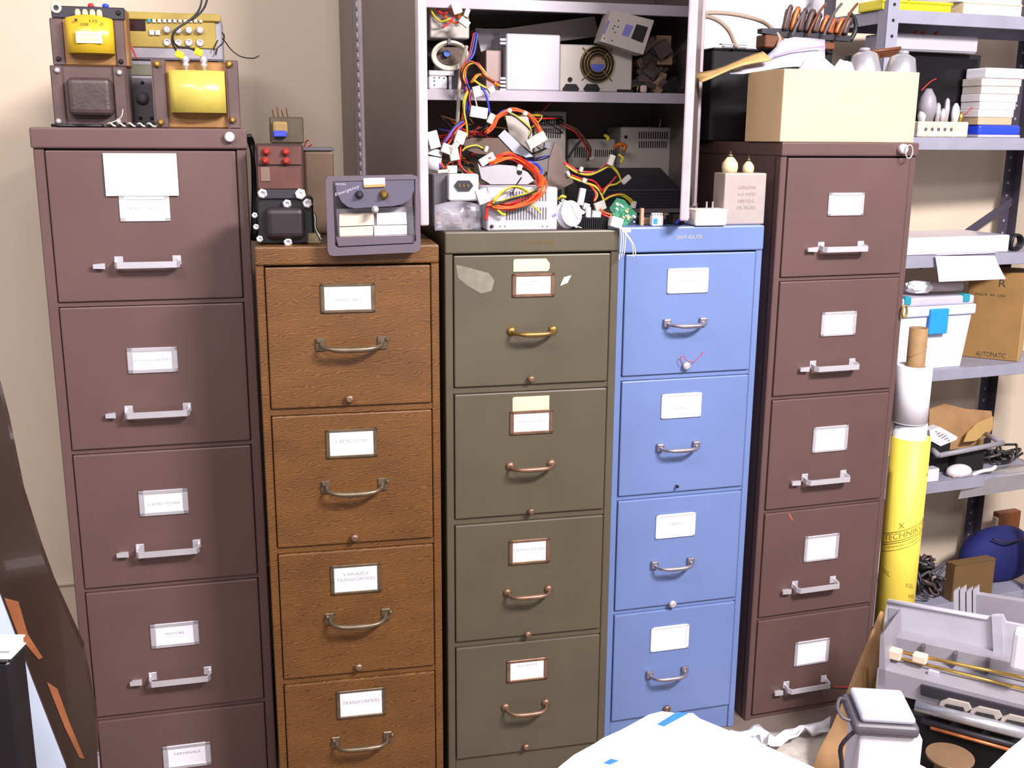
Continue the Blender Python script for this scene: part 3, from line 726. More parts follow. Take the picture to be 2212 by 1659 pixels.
t.add('recess', MB().prism([t.p(a, b, 0.02) for a, b in lo_], 0.020, 0.045), GREYP)
t.add('sill', MB().prism([t.p(a, b, -0.004) for a, b in [(726, 512), (896, 508), (897, 524), (731, 532)]], -0.004, 0.03), RUBBER)
for q in ([(733, 462), (807, 460), (808, 486), (733, 489)], [(814, 460), (877, 459), (879, 484), (815, 486)], [(733, 491), (806, 488), (806, 508), (734, 510)], [(808, 488), (879, 486), (879, 506), (809, 508)]):
    t.add('card', MB().prism([t.p(a, b, 0.012) for a, b in q], 0.012, 0.020), AMBER if q[0][0] < 760 else PAPER)
for a, b, mt, r in ((776, 420, CHAR, .008), (829, 420, BRASS, .009), (810, 452, SATIN, .007)):
    x, z = t.p(a, b, -0.010); t.add('stud', MB().lathe([(r, 0), (r, 0.006), (r * .6, 0.009), (r * .4, 0.016)], (x, -0.010, z), (0, -1, 0), 12), mt)
m = MB(); m.prism([t.p(a, b, -0.0122) for a, b in ((785, 385), (831, 384), (832, 400), (786, 402))], -0.0135, -0.0100); m.mi = 1
m.prism([t.p(a, b, -0.0136) for a, b in ((786, 399), (832, 397), (832, 403), (787, 405))], -0.0142, -0.0100)
t.add('price_sticker', m, [PAPER, M('orange_print', (240, 140, 90), 0.6)])
m = MB(); x, z = t.p(750, 412, -0.0082)
m.text('Emergency', x, -0.0104, z, 0.046, 0.008, fn=lambda p: (p[0], p[1], p[2] + (p[0] - x) * .35))
x2, z2 = t.p(736, 398, -0.0082); m.text('MODEL', x2, -0.0126, z2, 0.020, 0.004)
t.add('lettering', m, GREYL)

# ------------------------------------------------------------------ steel storage cabinet standing on the olive and blue cabinets
CZ = 1.3205
CF = F((-0.7993, 2.5011, 0), math.radians(14.0))
cxl = CF.on(766, 0, 1.6); CW, CD, CH = 0.895, 0.355, 1.05
def cl(x, y, z): return x, y, z
st = bpy.data.objects.new('storage_cabinet', None); st.location = CF.w(cxl, 0, CZ); st.rotation_euler = (0, 0, CF.yaw); COL.objects.link(st)
tag(st, 'grey steel storage cabinet with its doors open, crammed with power supplies', 'cabinet')
SF = F(CF.w(cxl, 0, CZ), CF.yaw)      # cabinet frame: x from left side, y into depth, z from its bottom
m = MB()
m.box(0, 0.002, 0, CD, 0, CH); m.box(CW - 0.002, CW, 0, CD, 0, CH); m.box(0, CW, CD - 0.002, CD, 0, CH); m.box(0, CW, 0, CD, CH - 0.002, CH)
m.box(0, CW, 0.004, CD, 0, 0.010)
m.box(0, 0.030, -0.001, 0.003, 0, CH, 0.001); m.box(CW - 0.030, CW, -0.001, 0.003, 0, CH, 0.001)
m.obj('body', STEELDARK, st)
m = MB(); m.box(0.003, CW - 0.003, CD - 0.006, CD - 0.003, 0.012, CH - 0.004); m.obj('back_panel', STEELIN, st)
zs1 = SF.hit(1200, 197, 0.01)[1]; zs2 = SF.hit(1300, 6, 0.01)[1]
for z in (zs1, zs2):
    m = MB(); m.box(0.004, CW - 0.004, 0.010, CD - 0.008, z - 0.003, z); m.box(0.004, CW - 0.004, 0.008, 0.012, z - 0.026, z, 0.001); m.box(0.004, CW - 0.004, 0.010, 0.022, z - 0.026, z - 0.024)
    m.obj('shelf', LIPM, st)
# doors: left one swung out over the wood-grain cabinet, right one swung out along the line of sight
def door(hx, free_px, sign, knuckles):
    H = SF.w(hx, -0.004, 0)
    # free end lies DW from the hinge on the ray through free_px
    best = None
    for k in range(0, 700):
        a = math.radians(-170 + 0.25 * k)
        p = H + Vector((math.cos(a), math.sin(a), 0)) * 0.448
        q = proj((p.x, p.y, 1.6))[0]
        if p.y < H.y - 0.25 and (best is None or abs(q - free_px) < best[0]): best = (abs(q - free_px), a)
    a = best[1]
    d = MB()
    if sign > 0: d.box(0.004, 0.448, 0, 0.002, 0.012, CH); inner = 1
    else: d.box(0.004, 0.448, -0.002, 0, 0.012, CH); inner = -1
    s_ = -1
    o = d.obj('door', STEELDARK, st)
    e = MB(); e.box(0.430, 0.450, -0.010, 0.010, 0.010, CH, 0.004, seg=2); e.box(0.004, 0.44, -0.008, 0.008, 0.010, 0.026, 0.002)
    e.obj('door_edge', EDGEM, o)
    e = MB(); e.box(0.016, 0.034, -0.006, 0.006, 0.012, CH, 0.002); e.obj('hinge_stile', EDGEM, o)
    if knuckles:
        e = MB()
        z = 0.02
        while z < CH:
            e.lathe([(0.0045, 0), (0.0045, 0.020)], (0, 0, z), (0, 0, 1), 8); z += 0.023
        e.obj('piano_hinge', SATIN, o)
    o.location = (hx, -0.004, 0); o.rotation_euler = (0, 0, a - SF.yaw)
    return a
door(0.012, 914, 1, True)
door(CW - 0.008, 1490, -1, False)

def slots(t, name, a, b, c, d, y, n, rows=1, parent=None, mat=SLOT, rat=0.5, rot=0):
    """a block of upright ventilation slots, recess-dark strips standing a hair proud of the casing"""
    m = MB(); x0, x1, z0, z1 = t.R(a, b, c, d, y); hz = (z1 - z0) / rows
    for r in range(rows):
        for k in range(n):
            xa = x0 + (x1 - x0) * (k + 0.25) / n; xb = xa + (x1 - x0) / n * rat
            m.box(xa, xb, y - 0.0006, y, z0 + hz * r + hz * 0.06, z0 + hz * (r + 1) - hz * 0.06)
    return t.add(name, m, mat, parent)
def connector(t, a, b, w, h, ang=0.0, y=0.0, mat=CONN, dep=0.012, parent=None, pins=0):
    x, z = t.p(a, b, y); m = MB(); rot = Matrix.Rotation(math.radians(ang), 3, 'Y')
    m.box(x - w / 2, x + w / 2, y - dep / 2, y + dep / 2, z - h / 2, z + h / 2, 0.0012, rot=rot)
    for k in range(pins):
        v = rot @ Vector((-w / 2 + w * (k + 0.5) / pins, 0, h * 0.02)); m.box(x + v.x - w / pins * .3, x + v.x + w / pins * .3, y - dep / 2 - 0.001, y - dep / 2, z + v.z - h * .3, z + v.z + h * .3, rot=rot)
    return t.add('connector', m, mat, parent)

S1, S2 = zs1 + 0.0006, zs2 + 0.0006
# --- upper shelf contents
t = T('power_supply', 'flat white power supply standing upright in the middle of the shelf', 'power supply', SF, 1150, 0.015, S1)
x0, x1, z0, z1 = t.R(1094, 72, 1211, None)
t.add('casing', MB().box(x0, x1, 0, 0.16, 0, z1, 0.003), PSUW)
for b in (84, 92, 168, 176, 184, 192):
    xa, za = t.p(1080, b + 4, 0.004); xb, zb = t.p(1097, b - 1, 0.004)
    t.add('tab', MB().box(xa, xb, 0.004, 0.012, za, zb, 0.001), PSUW)
for b0, b1 in ((84, 102), (170, 190)): t.box('vent_sticker', GREYL, 1109, b0, 1121, b1, -0.0006, 0.0004, 0)
t.add('back_frame', MB().box(x0 - 0.045, x0 - 0.004, 0.03, 0.15, 0, z1 * .72, 0.002), M('pinkish_metal', (150, 126, 122), 0.4, 0.3))
t = T('power_supply', 'beige computer power supply with round fan grille', 'power supply', SF, 1290, 0.035, S1)
x0, x1, z0, z1 = t.R(1209, 95, 1368, None)
cs = t.add('casing', MB().box(x0, x1, 0, 0.16, 0, z1, 0.003), PSUB)
fx, fz = t.p(1290, 139, -0.001); R_ = abs(t.p(1326, 139)[0] - fx)
t.add('fan_opening', MB().lathe([(R_, 0), (R_, 0.0012)], (fx, 0, fz), (0, -1, 0), 32), SLOT)
m = MB()
for k in range(4):
    r = R_ * (0.44 + 0.18 * k); m.tube([(fx + r * math.cos(j * math.pi / 8), -0.006, fz + r * math.sin(j * math.pi / 8)) for j in range(16)], 0.0014, 5, 2, closed=True)
for k in range(4):
    a = math.radians(45 + 90 * k); m.tube([(fx + .35 * R_ * math.cos(a), -0.004, fz + .35 * R_ * math.sin(a)), (fx + 1.25 * R_ * math.cos(a), -0.003, fz + 1.25 * R_ * math.sin(a))], 0.0014, 5, 0)
t.add('grille', m, BRASS)
m = MB(); m.lathe([(R_ * .42, 0), (R_ * .42, 0.002)], (fx, -0.002, fz), (0, -1, 0), 20); t.add('fan_hub', m, M('tan_hub', (150, 122, 104), 0.5))
m = MB(); m.prism([(fx + R_ * .43 * math.cos(a), fz + R_ * .43 * math.sin(a)) for a in [math.radians(180 + 18 * k) for k in range(11)]], -0.0055, -0.0042); t.add('hub_sticker', m, M('hub_blue', (70, 84, 170), 0.5))
for a in (1233, 1278):
    x, z = t.p(a, 192, -0.001)
    m = MB(); w_, h_ = 0.022, 0.012
    m.prism([(x - w_, z), (x - w_ * .6, z + h_), (x + w_ * .6, z + h_), (x + w_, z), (x + w_ * .7, z - h_ * .8), (x - w_ * .7, z - h_ * .8)], -0.004, 0.0)
    t.add('power_socket', m, SLOT)
x, z = t.p(1231, 172, 0); t.add('voltage_switch', MB().lathe([(0.006, 0), (0.006, 0.003)], (x, 0, z), (0, -1, 0), 12), SLOT)
t.box('corner_notch', SLOT, 1333, 193, 1368, 213, -0.0008, 0.0, 0)
t = T('power_supply', 'small pale box with blue lettering and a square hole, tilted on the fan unit', 'power supply', SF, 1330, -0.022, None, py=92)
q = [(1320, 21), (1413, 44), (1389, 118), (1297, 89)]
cs = t.add('casing', MB().prism([t.p(a, b, 0) for a, b in q], 0, 0.054), PSUB)
t.add('square_hole', MB().prism([t.p(a, b, 0) for a, b in [(1375, 52), (1400, 59), (1388, 93), (1363, 83)]], -0.0008, 0.0), SLOT)
t.add('blue_label', MB().prism([t.p(a, b, 0) for a, b in [(1352, 52), (1368, 56), (1358, 80), (1343, 76)]], -0.0007, 0.0), FLATBLUE)
t.add('edge_print', MB().prism([t.p(a, b, 0) for a, b in [(1313, 44), (1317, 45), (1306, 74), (1302, 73)]], -0.0007, 0.0), FLATBLUE)
m = MB()
for a, b in ((1336, 45), (1327, 56), (1335, 58), (1324, 62), (1328, 70), (1305, 83), (1322, 88)):
    x, z = t.p(a, b); m.lathe([(0.0018, 0), (0.0018, 0.0006)], (x, 0, z), (0, -1, 0), 8)
t.add('screw_holes', m, SLOT)
t = T('drive_chassis', 'long beige metal channel lying slanted behind the flat white power supply', 'chassis', SF, 1150, 0.19, None, py=118)
cs = t.add('channel', MB().prism([t.p(a, b, 0) for a, b in [(1027, 62), (1090, 62), (1284, 35), (1295, 78), (1200, 90), (1130, 103), (1042, 118)]], 0, 0.08), PSUB)
t.add('slot_cutout', MB().prism([t.p(a, b, 0) for a, b in [(1065, 74), (1078, 71), (1080, 92), (1068, 93)]], -0.0006, 0), GREYP)
t.add('end_cap', MB().prism([t.p(a, b, 0) for a, b in [(1026, 61), (1060, 63), (1068, 95), (1040, 118)]], -0.004, 0), PSUW)
t.add('support_leg', MB().prism([t.p(a, b, 0.02) for a, b in [(1042, 112), (1078, 104), (1078, 190), (1042, 190)]], 0.02, 0.05), BLACKM)
t = T('scrap_circuit_boards', 'heap of dark dusty boards and heat sinks at the right end of the shelf', 'circuit boards', SF, 1418, 0.06, S1)
random.seed(3)
for k in range(46):
    a = random.uniform(1378, 1452); b = random.uniform(80, 205); x, z = t.p(a, b, 0); w = random.uniform(.008, .024); h = random.uniform(.006, .02)
    z = max(z, 0.02)
    m = MB().box(x - w, x + w, random.uniform(-.02, .02), random.uniform(.03, .1), z - h, z + h, 0.001, rot=Matrix.Rotation(random.uniform(-1, 1), 3, 'Y'))
    t.add('component', m, random.choice([JUNKM, CHAR, BLACK, JUNKM, LAMIN, M('tan_component', (140, 112, 88), 0.5)]))
x0, x1, z0, z1 = t.R(1374, 90, 1448, None, 0.08)
t.add('board', MB().box(x0, x1, 0.10, 0.106, 0, z1, 0.001), BLACKM)
t = T('loose_plug', 'small pale plug lying at the front of the upper shelf', 'plug', SF, 1390, 0.012, S1)
x, z = t.p(1391, 207); t.add('plug_body', MB().box(x - .009, x + .007, -.004, .01, 0, 0.018, 0.003, rot=None), M('pinkish_plug', (196, 170, 162), 0.5))
x, z = t.p(1376, 205); t.add('pin', MB().tube([(x, 0, 0), (x + .002, 0, 0.018)], .0015, 6, 0), BRIGHTBRASS)

t = T('power_supply', 'grey power supply at the upper left of the shelf trailing orange leads', 'power supply', SF, 975, 0.05, None, py=84)
x0, x1, z0, z1 = t.R(928, -30, 1014, 84)
t.add('casing', MB().box(x0, x1, 0, 0.14, z0, z1, 0.003), PSUB)
x_, z_ = SF.hit(975, 84, 0.05)
t.add('support_unit', MB().box(x0, x1, 0.072, 0.14, S1 - z_, z0, 0.003), BLACKM)
random.seed(5)
for mt, pts in ((ORANGE, [(935, -10), (945, 20), (960, 36), (980, 50), (1000, 46)]), (YELW, [(928, 5), (936, 30), (952, 46), (972, 40)]), (RED, [(960, -10), (968, 12), (980, 28), (972, 46), (955, 58)]),
                (ORANGE, [(952, -10), (966, 16), (985, 30), (996, 44), (1006, 48)]), (ORANGE, [(948, -10), (962, 10), (978, 24), (990, 30)]), (RED, [(938, -8), (944, 14), (952, 28), (966, 26)]), (YELW, [(988, 30), (1000, 36), (1006, 42)])):
    t.wire('lead', mt, [(a, b, -0.015 - 0.01 * i) for i, (a, b) in enumerate(pts)], 0.0026, jit=0.002)
connector(t, 986, 18, 0.022, 0.026, -20, -0.05); connector(t, 1003, 48, 0.026, 0.016, 35, -0.06); connector(t, 1008, 28, 0.012, 0.02, 20, -0.04, GREYL)

t = T('coiled_cable', 'loop of thick ivory cable tied with a twist on the left of the shelf', 'cable', SF, 974, 0.03, None, py=128)
for k in range(3):
    rr = 1 + 0.07 * k; t.add('loop', MB().tube([t.P(972 + 33 * rr * math.cos(j * math.pi / 7), 120 + 26 * rr * math.sin(j * math.pi / 7), -0.004 * k) for j in range(14)], 0.0042, 8, 3, closed=True), WHTW)
x, z = t.p(968, 90, 0); t.add('tie', MB().box(x - .004, x + .004, -.016, .006, z - .008, z + .006, 0.001), GREYD)
t.wire('tail', WHTW, [(1008, 100, -.02), (1002, 120, -.03), (996, 150, -.035), (992, 190, -.04), (990, 230, -.042), (988, 270, -.04), (992, 292, -.03)], 0.0048, 8)
t = T('control_module', 'white control module with a row of small holes under the cable loop', 'module', SF, 950, 0.02, S1)
x0, x1, z0, z1 = t.R(926, 164, 966, None)
t.add('case', MB().box(x0, x1, 0, 0.08, 0, z1, 0.003), WHITEP)
t.add('tray', MB().box(x0, x1 + 0.018, 0.0, 0.09, z1 + 0.001, z1 + 0.014, 0.002), SILVER)
t.add('side_rail', MB().box(x1 + 0.004, x1 + 0.012, 0, 0.08, 0, z1, 0.001), SILVER)
m = MB()
for a, b in ((938, 168), (949, 168), (959, 169), (938, 175), (938, 184)):
    x, z = t.p(a, b); m.lathe([(0.002, 0), (0.002, 0.0006)], (x, 0, z), (0, -1, 0), 8)
t.add('holes', m, SLOT)
t = T('circuit_board', 'board with blue capacitor seen inside the cable loop', 'circuit board', SF, 970, 0.07, None, py=150)
x0, x1, z0, z1 = t.R(938, 100, 1006, 142); t.add('board', MB().box(x0, x1, 0.005, 0.009, z0, z1, 0.001), M('brown_board', (84, 56, 40), 0.5, var=0.5, scale=120))
x, z = t.p(964, 116); t.add('capacitor', MB().lathe([(0.008, 0), (0.008, 0.016)], (x, 0.005, z), (0, -1, 0), 12), M('capacitor_blue', (60, 110, 200), 0.4))
x_, z_ = SF.hit(970, 150, 0.07); t.add('stand', MB().box(x0, x1, 0.005, 0.04, S1 - z_, z0, 0.001), BLACKM)

# wire bundle spilling down in front of the shelf
t = T('wire_harness', 'multicoloured wire bundle spilling down over the shelf front with white connectors', 'wire harness', SF, 1025, -0.02, None, py=230)
random.seed(11)
B1 = [(1030, 70), (1024, 95), (1018, 118), (1006, 138), (1001, 160), (1006, 182), (1012, 200), (1010, 228), (1004, 256), (990, 280), (972, 300)]
for mt in (BLUEW, BLUEW, RED, ORANGE, YELW, BLKW, BLUEW):
    t.wire('wire', mt, [(a, b, -0.015 - 0.02 * min(1, i / 5)) for i, (a, b) in enumerate(B1)], 0.0020, jit=0.006)
B2 = [(1008, 184), (1001, 165), (1004, 146), (1016, 135), (1030, 138), (1042, 152), (1050, 165), (1072, 178)]
for mt in (RED, ORANGE, YELW, YELW, BLKW, RED):
    t.wire('wire', mt, [(a, b, -0.035 - 0.003 * i) for i, (a, b) in enumerate(B2)], 0.0022, jit=0.004)
for mt in (YELW, YELW, ORANGE, BLKW):
    t.wire('wire', mt, [(1018, 180, -.05), (1032, 164, -.05), (1048, 168, -.04), (1064, 180, -.03), (1078, 188, -.02)], 0.0022, jit=0.003)
t.wire('wire', YELW, [(1022, 172, -.05), (1036, 182, -.055), (1050, 190, -.055)], 0.0026)
for k in range(3): t.wire('wire', YELW if k < 2 else BLKW, [(1012, 200, -.05), (1004, 218, -.052), (1002, 245, -.052), (1008, 270, -.05), (1010, 296, -.045)], 0.0024, jit=0.004)
t.wire('wire', BLUEW, [(1038, 186, -.05), (1048, 200, -.055), (1054, 222, -.055), (1058, 246, -.05)], 0.0028)
t.wire('wire', WHTW, [(1022, 196, -.055), (1026, 212, -.06), (1031, 232, -.06)], 0.0016); t.wire('wire', RED, [(1016, 196, -.055), (1014, 215, -.06), (1019, 234, -.06)], 0.0016)
connector(t, 1061, 194, 0.016, 0.014, -30, -0.05); connector(t, 1030, 198, 0.020, 0.026, -15, -0.05, GREYL)
connector(t, 1034, 243, 0.042, 0.026, 8, -0.06); connector(t, 1060, 256, 0.014, 0.024, 25, -0.05, WHITEP)
t = T('wire_harness', 'red leads with a cluster of white connectors at the left end by the door edge', 'wire harness', SF, 975, -0.10, None, py=330)
random.seed(12)
for mt in (RED, ORANGE, BLUEW, RED, BLKW):
    t.wire('wire', mt, [(1004, 262, .02), (984, 278, .01), (968, 300, 0), (956, 318, 0), (948, 340, 0), (956, 362, 0)], 0.0022, jit=0.005)
for mt in (RED, RED, ORANGE):
    t.wire('wire', mt, [(994, 312, 0), (992, 336, -.004), (990, 352, -.006), (1004, 368, -.008), (1022, 376, -.01), (1030, 392, -.014), (1040, 410, -.02)], 0.0020, jit=0.004)
t.wire('wire', YELW, [(1000, 328, 0), (1008, 320, -.004), (1030, 316, -.004), (1046, 324, 0)], 0.0022, jit=.002); t.wire('wire', BLKW, [(1002, 330, 0), (1010, 322, -.004), (1030, 318, -.004), (1046, 326, 0)], 0.0018)
for a, b, w, h, an in ((994, 297, .024, .030, 20), (936, 302, .026, .040, -15), (966, 322, .028, .022, 20), (980, 330, .022, .036, -10), (976, 366, .024, .018, 0), (985, 312, .014, .018, 35), (958, 370, .030, .008, -4), (1050, 322, .008, .014, 20)):
    connector(t, a, b, w, h, an, -0.012)
x, z = t.p(936, 344, 0)
t.add('white_barrel', MB().lathe([(0.020, -0.02), (0.021, 0.0), (0.020, 0.028)], (x, 0.01, z - 0.004), (0.2, 0, 1), 18), WHITEP)
t.add('barrel_band', MB().lathe([(0.0215, 0), (0.0215, 0.003)], (x + .001, 0.01, z + 0.006), (0.2, 0, 1), 18), CHAR)
# --- bottom compartment
BZ = 0.0108
t = T('power_supply', 'slotted grey power supply standing tilted behind the orange loop', 'power supply', SF, 1188, 0.16, BZ)
x0, x1, z0, z1 = t.R(1155, 240, 1224, None)
t.add('casing', MB().box(x0, x1, 0, 0.13, 0, z1, 0.003), PSUB)
slots(t, 'vent_slots', 1158, 248, 1210, 272, 0, 10); slots(t, 'vent_slots', 1158, 276, 1212, 300, 0, 11)
t = T('power_supply', 'slotted grey power supply at the right back of the lower compartment', 'power supply', SF, 1400, 0.20, BZ)
x0, x1, z0, z1 = t.R(1342, 274, 1452, None)
t.add('casing', MB().box(x0, x1, 0, 0.12, 0, z1, 0.003), PSUB)
slots(t, 'vent_slots', 1379, 283, 1443, 301, 0, 13); slots(t, 'vent_slots', 1379, 304, 1441, 321, 0, 13)
x, z = t.p(1352, 296); t.add('screw', MB().lathe([(0.005, 0), (0.005, 0.001)], (x, 0, z), (0, -1, 0), 8), SLOT)
t.wire('pin', SATIN, [(1424, 276, 0), (1428, 258, 0)], 0.0016)
t = T('power_supply', 'low slotted power supply between the other two at the back of the lower compartment', 'power supply', SF, 1285, 0.22, BZ)
x0, x1, z0, z1 = t.R(1228, 300, 1330, None)
t.add('casing', MB().box(x0, x1, 0, 0.10, 0, z1, 0.003), PSUB)
slots(t, 'vent_slots', 1240, 316, 1278, 342, 0, 8); slots(t, 'vent_slots', 1284, 322, 1327, 340, 0, 10)
t = T('wire_harness', 'dark red wires arching over the back power supplies', 'wire harness', SF, 1235, 0.14, None, py=345)
random.seed(4)
for mt in (RED, BRNW, BLKW, BRNW):
    t.wire('wire', mt, [(1212, 262, 0), (1222, 272, -.005), (1242, 282, -.008), (1262, 304, -.008), (1274, 326, -.004), (1270, 344, 0)], 0.0018, jit=0.005)
t.wire('wire', BLKW, [(1258, 300, 0), (1240, 320, 0), (1228, 340, 0)], 0.003)
t.wire('wire', RED, [(1198, 214, -.10), (1180, 232, -.09), (1168, 244, -.06), (1150, 250, -.05)], 0.0012)
x, z = t.p(1210, 262, 0); t.add('grommet', MB().blob((x, 0, z), .012, .01, .008), BLACK); connector(t, 1278, 342, 0.016, 0.010, -20, 0.0, PSUB)
t.wire('wire', YELW, [(1306, 292, .02), (1314, 298, .01), (1312, 304, .01)], 0.005); t.wire('wire', M('amber_wire', (190, 96, 30), 0.4), [(1328, 320, .02), (1336, 312, .01), (1350, 314, .01), (1346, 326, .01)], 0.006)
t = T('rack_console', 'black console with a sloping top and perforated front at the right of the lower compartment', 'console', SF, 1360, 0.03, BZ)
x0, x1, z0, z1 = t.R(1252, 410, 1470, None)
m = MB()
sec = [(0, 0), (0, z1), (0.15, z1 + 0.052), (0.15, 0)]
a_ = [m.bm.verts.new((x0, y, z)) for y, z in sec]; b_ = [m.bm.verts.new((x1, y, z)) for y, z in sec]
m._new([m.bm.faces.new(a_), m.bm.faces.new(b_[::-1])] + [m.bm.faces.new((a_[i], b_[i], b_[(i + 1) % 4], a_[(i + 1) % 4])) for i in range(4)])
t.add('case', m, CHAR)
m = MB()
for r in range(5):
    for k in range(46):
        xx = x0 + 0.012 + (x1 - x0 - 0.024) * (k + (0.5 if r % 2 else 0)) / 46; zz = z1 * (0.16 + 0.17 * r); m.box(xx - .0016, xx + .0016, -0.0005, 0, zz - 0.002, zz + 0.002)
t.add('perforations', m, SLOT)['kind'] = 'stuff'
t.add('edge_strip', MB().box(x0, x1, -0.001, 0.003, z1 - 0.002, z1, 0.0005), GREYD)
# --- loose plates and big loops in front
t = T('sheet_metal_bracket', 'bent galvanised plate with brown underside lying across the lower pile', 'metal plate', SF, 1075, -0.03, None, py=345)
t.add('brown_face', MB().prism([t.p(a, b, 0) for a, b in [(1002, 306), (1012, 298), (1098, 298), (1110, 308), (1108, 328), (1096, 336), (1030, 332), (1004, 322)]], 0, 0.004), M('brown_primer', (98, 72, 58), 0.5, var=0.15))
t.add('grey_strip', MB().prism([t.p(a, b, -.004) for a, b in [(1076, 294), (1090, 280), (1152, 338), (1136, 340), (1110, 330)]], -0.004, -0.001), M('bluish_plate', (176, 178, 194), 0.4, 0.3))
t.add('back_plate', MB().prism([t.p(a, b, .03) for a, b in [(1092, 250), (1140, 252), (1150, 290), (1150, 330), (1100, 290)]], 0.03, 0.034), PSUB)
t = T('reflector_shell', 'curved galvanised shell inside the big orange wire loop', 'metal shell', SF, 1095, -0.05, None, py=398)
pts = [(1032, 352), (1040, 362), (1078, 356), (1110, 358), (1140, 372), (1154, 390), (1140, 398), (1060, 398), (1040, 386)]
t.add('shell', MB().prism([t.p(a, b, 0) for a, b in pts], 0, 0.05), PSU)
x, z = t.p(1122, 372, 0); t.add('hole', MB().lathe([(0.007, 0), (0.007, 0.001)], (x, 0, z), (0, -1, 0), 14), SLOT)
t = T('metal_cover', 'brownish grey metal cover leaning right of the orange loop', 'metal cover', SF, 1215, -0.02, BZ, turn=8)
t.add('panel', MB().prism([t.p(a, b, 0) for a, b in [(1186, 345), (1198, 308), (1214, 322), (1234, 382), (1240, 394), (1206, 412), (1180, 408)]], 0, 0.004), M('taupe_metal', (132, 112, 104), 0.42, 0.3, var=0.12))
x0, x1, z0, z1 = t.R(1182, 408, 1214, None); t.add('foot', MB().box(x0, x1, 0.0, 0.03, 0, z1, 0.002), BLACKM)
connector(t, 1227, 376, 0.008, 0.014, -25, -.004, WHITEP)

t = T('wire_harness', 'upper arch of orange and yellow wires ending in a long white connector', 'wire harness', SF, 1110, -0.06, None, py=300)
random.seed(21)
AR = [(1050, 288), (1062, 276), (1070, 258), (1084, 246), (1102, 239), (1122, 238), (1142, 248), (1156, 266), (1164, 284), (1168, 296)]
for mt in (ORANGE, ORANGE, ORANGE, RED, ORANGE, ORANGE, RED): t.wire('wire', mt, [(a, b, -.004) for a, b in AR], 0.0022, jit=0.006)
t.wire('wire', BLUEW, [(1072, 252, 0), (1086, 240, 0), (1108, 236, 0), (1126, 238, 0)], 0.0026)
for mt in (YELW, YELW, BLKW, YELW): t.wire('wire', mt, [(1056, 282, .004), (1074, 258, .002), (1092, 244, 0), (1112, 250, 0), (1132, 266, 0), (1145, 280, 0), (1142, 296, -.004), (1142, 308, -.006)], 0.0020, jit=0.003)
connector(t, 1158, 303, 0.050, 0.024, -30, -0.01, dep=0.018, pins=10)
for a, b in ((1100, 239), (1134, 245)): connector(t, a, b, 0.010, 0.010, 30, -0.006, WHITEP)
t = T('wire_harness', 'big orange wire loop draped over the front power supply with yellow and black leads', 'wire harness', fG, 1110, 0.0, TOPG)
random.seed(22)
def ld(b): return -0.022 if b > 404 else -0.022 + 0.11 * (404 - b) / 60.0
def lp(pts, o=0.0): return [(a, b, ld(b) + o + .003 * math.sin(i)) for i, (a, b) in enumerate(pts)]
LP = [(1054, 440), (1074, 446), (1104, 446), (1134, 438), (1158, 424), (1170, 404), (1168, 384), (1154, 366), (1134, 352), (1114, 342), (1092, 340), (1072, 346), (1060, 350)]
for k, mt in enumerate((ORANGE, ORANGE, RED, ORANGE, RED, ORANGE, ORANGE, RED, ORANGE)): t.wire('wire', mt, lp(LP), 0.0022, jit=0.006)
for mt in (ORANGE, ORANGE, ORANGE): t.wire('wire', mt, lp([(1056, 342), (1076, 338), (1098, 332), (1114, 340), (1136, 356), (1156, 376), (1164, 398)], .008), 0.0023, jit=0.005)
for mt in (YELW, YELW, BLKW, BLKW, BLKW, YELW): t.wire('wire', mt, lp([(1066, 438), (1084, 434), (1108, 426), (1136, 418), (1152, 412), (1166, 402)], -.006), 0.0024, jit=0.004)
for mt in (YELW, YELW): t.wire('wire', mt, lp([(1064, 434), (1082, 416), (1104, 404), (1124, 406), (1140, 416)], -.004), 0.0022, jit=0.002)
t.wire('wire', BLKW, lp([(1106, 418), (1114, 402), (1126, 384)]), 0.0016); t.wire('wire', YELW, lp([(1146, 440), (1158, 450), (1168, 460)]), 0.002)
t.wire('wire', BLUEW, lp([(1140, 350), (1158, 354), (1168, 366), (1168, 378)]), 0.0034)
t.wire('wire', RED, lp([(1056, 438), (1052, 456), (1050, 476)]), 0.0032); t.wire('wire', YELW, lp([(1074, 452), (1084, 462), (1092, 464)]), 0.0030); t.wire('wire', ORANGE, lp([(1066, 448), (1076, 454), (1080, 458)]), 0.003)
connector(t, 1052, 344, 0.034, 0.016, -30, 0.08, WHITEP); connector(t, 1042, 424, 0.024, 0.030, -20, -0.026, GREYL); connector(t, 1122, 362, 0.010, 0.012, 20, .04)
t = T('wire_tangle', 'dense tangle of red, brown and black wires behind the plates in the lower compartment', 'wires', SF, 1060, 0.03, BZ)
random.seed(29)
for k in range(44):
    a0, b0 = random.uniform(960, 1200), random.uniform(262, 420); pts = []
    for j in range(5):
        pts.append((min(1215, max(940, a0 + random.uniform(-55, 55))), min(432, max(250, b0 + random.uniform(-34, 34))), random.uniform(-.01, .10)))
    t.wire('wire', random.choice([RED, BRNW, BLKW, BLKW, BLUEW, YELW, ORANGE, GREYD, BRNW]), pts, random.uniform(.0014, .0024))
for k in range(9):
    connector(t, random.uniform(960, 1190), random.uniform(280, 400), random.uniform(.012, .03), random.uniform(.01, .02), random.uniform(-60, 60), random.uniform(.0, .06), random.choice([CONN, GREYL, GREYP, BLACK]))
t = T('wire_harness', 'red and yellow drive leads with small white plugs at the right front of the pile', 'wire harness', SF, 1300, -0.10, None, py=440)
random.seed(23)
for mt in (RED, RED): t.wire('wire', mt, [(1218, 352, 0), (1234, 362, 0), (1250, 370, 0), (1280, 372, 0), (1300, 362, 0), (1314, 350, 0)], 0.0020, jit=0.002)
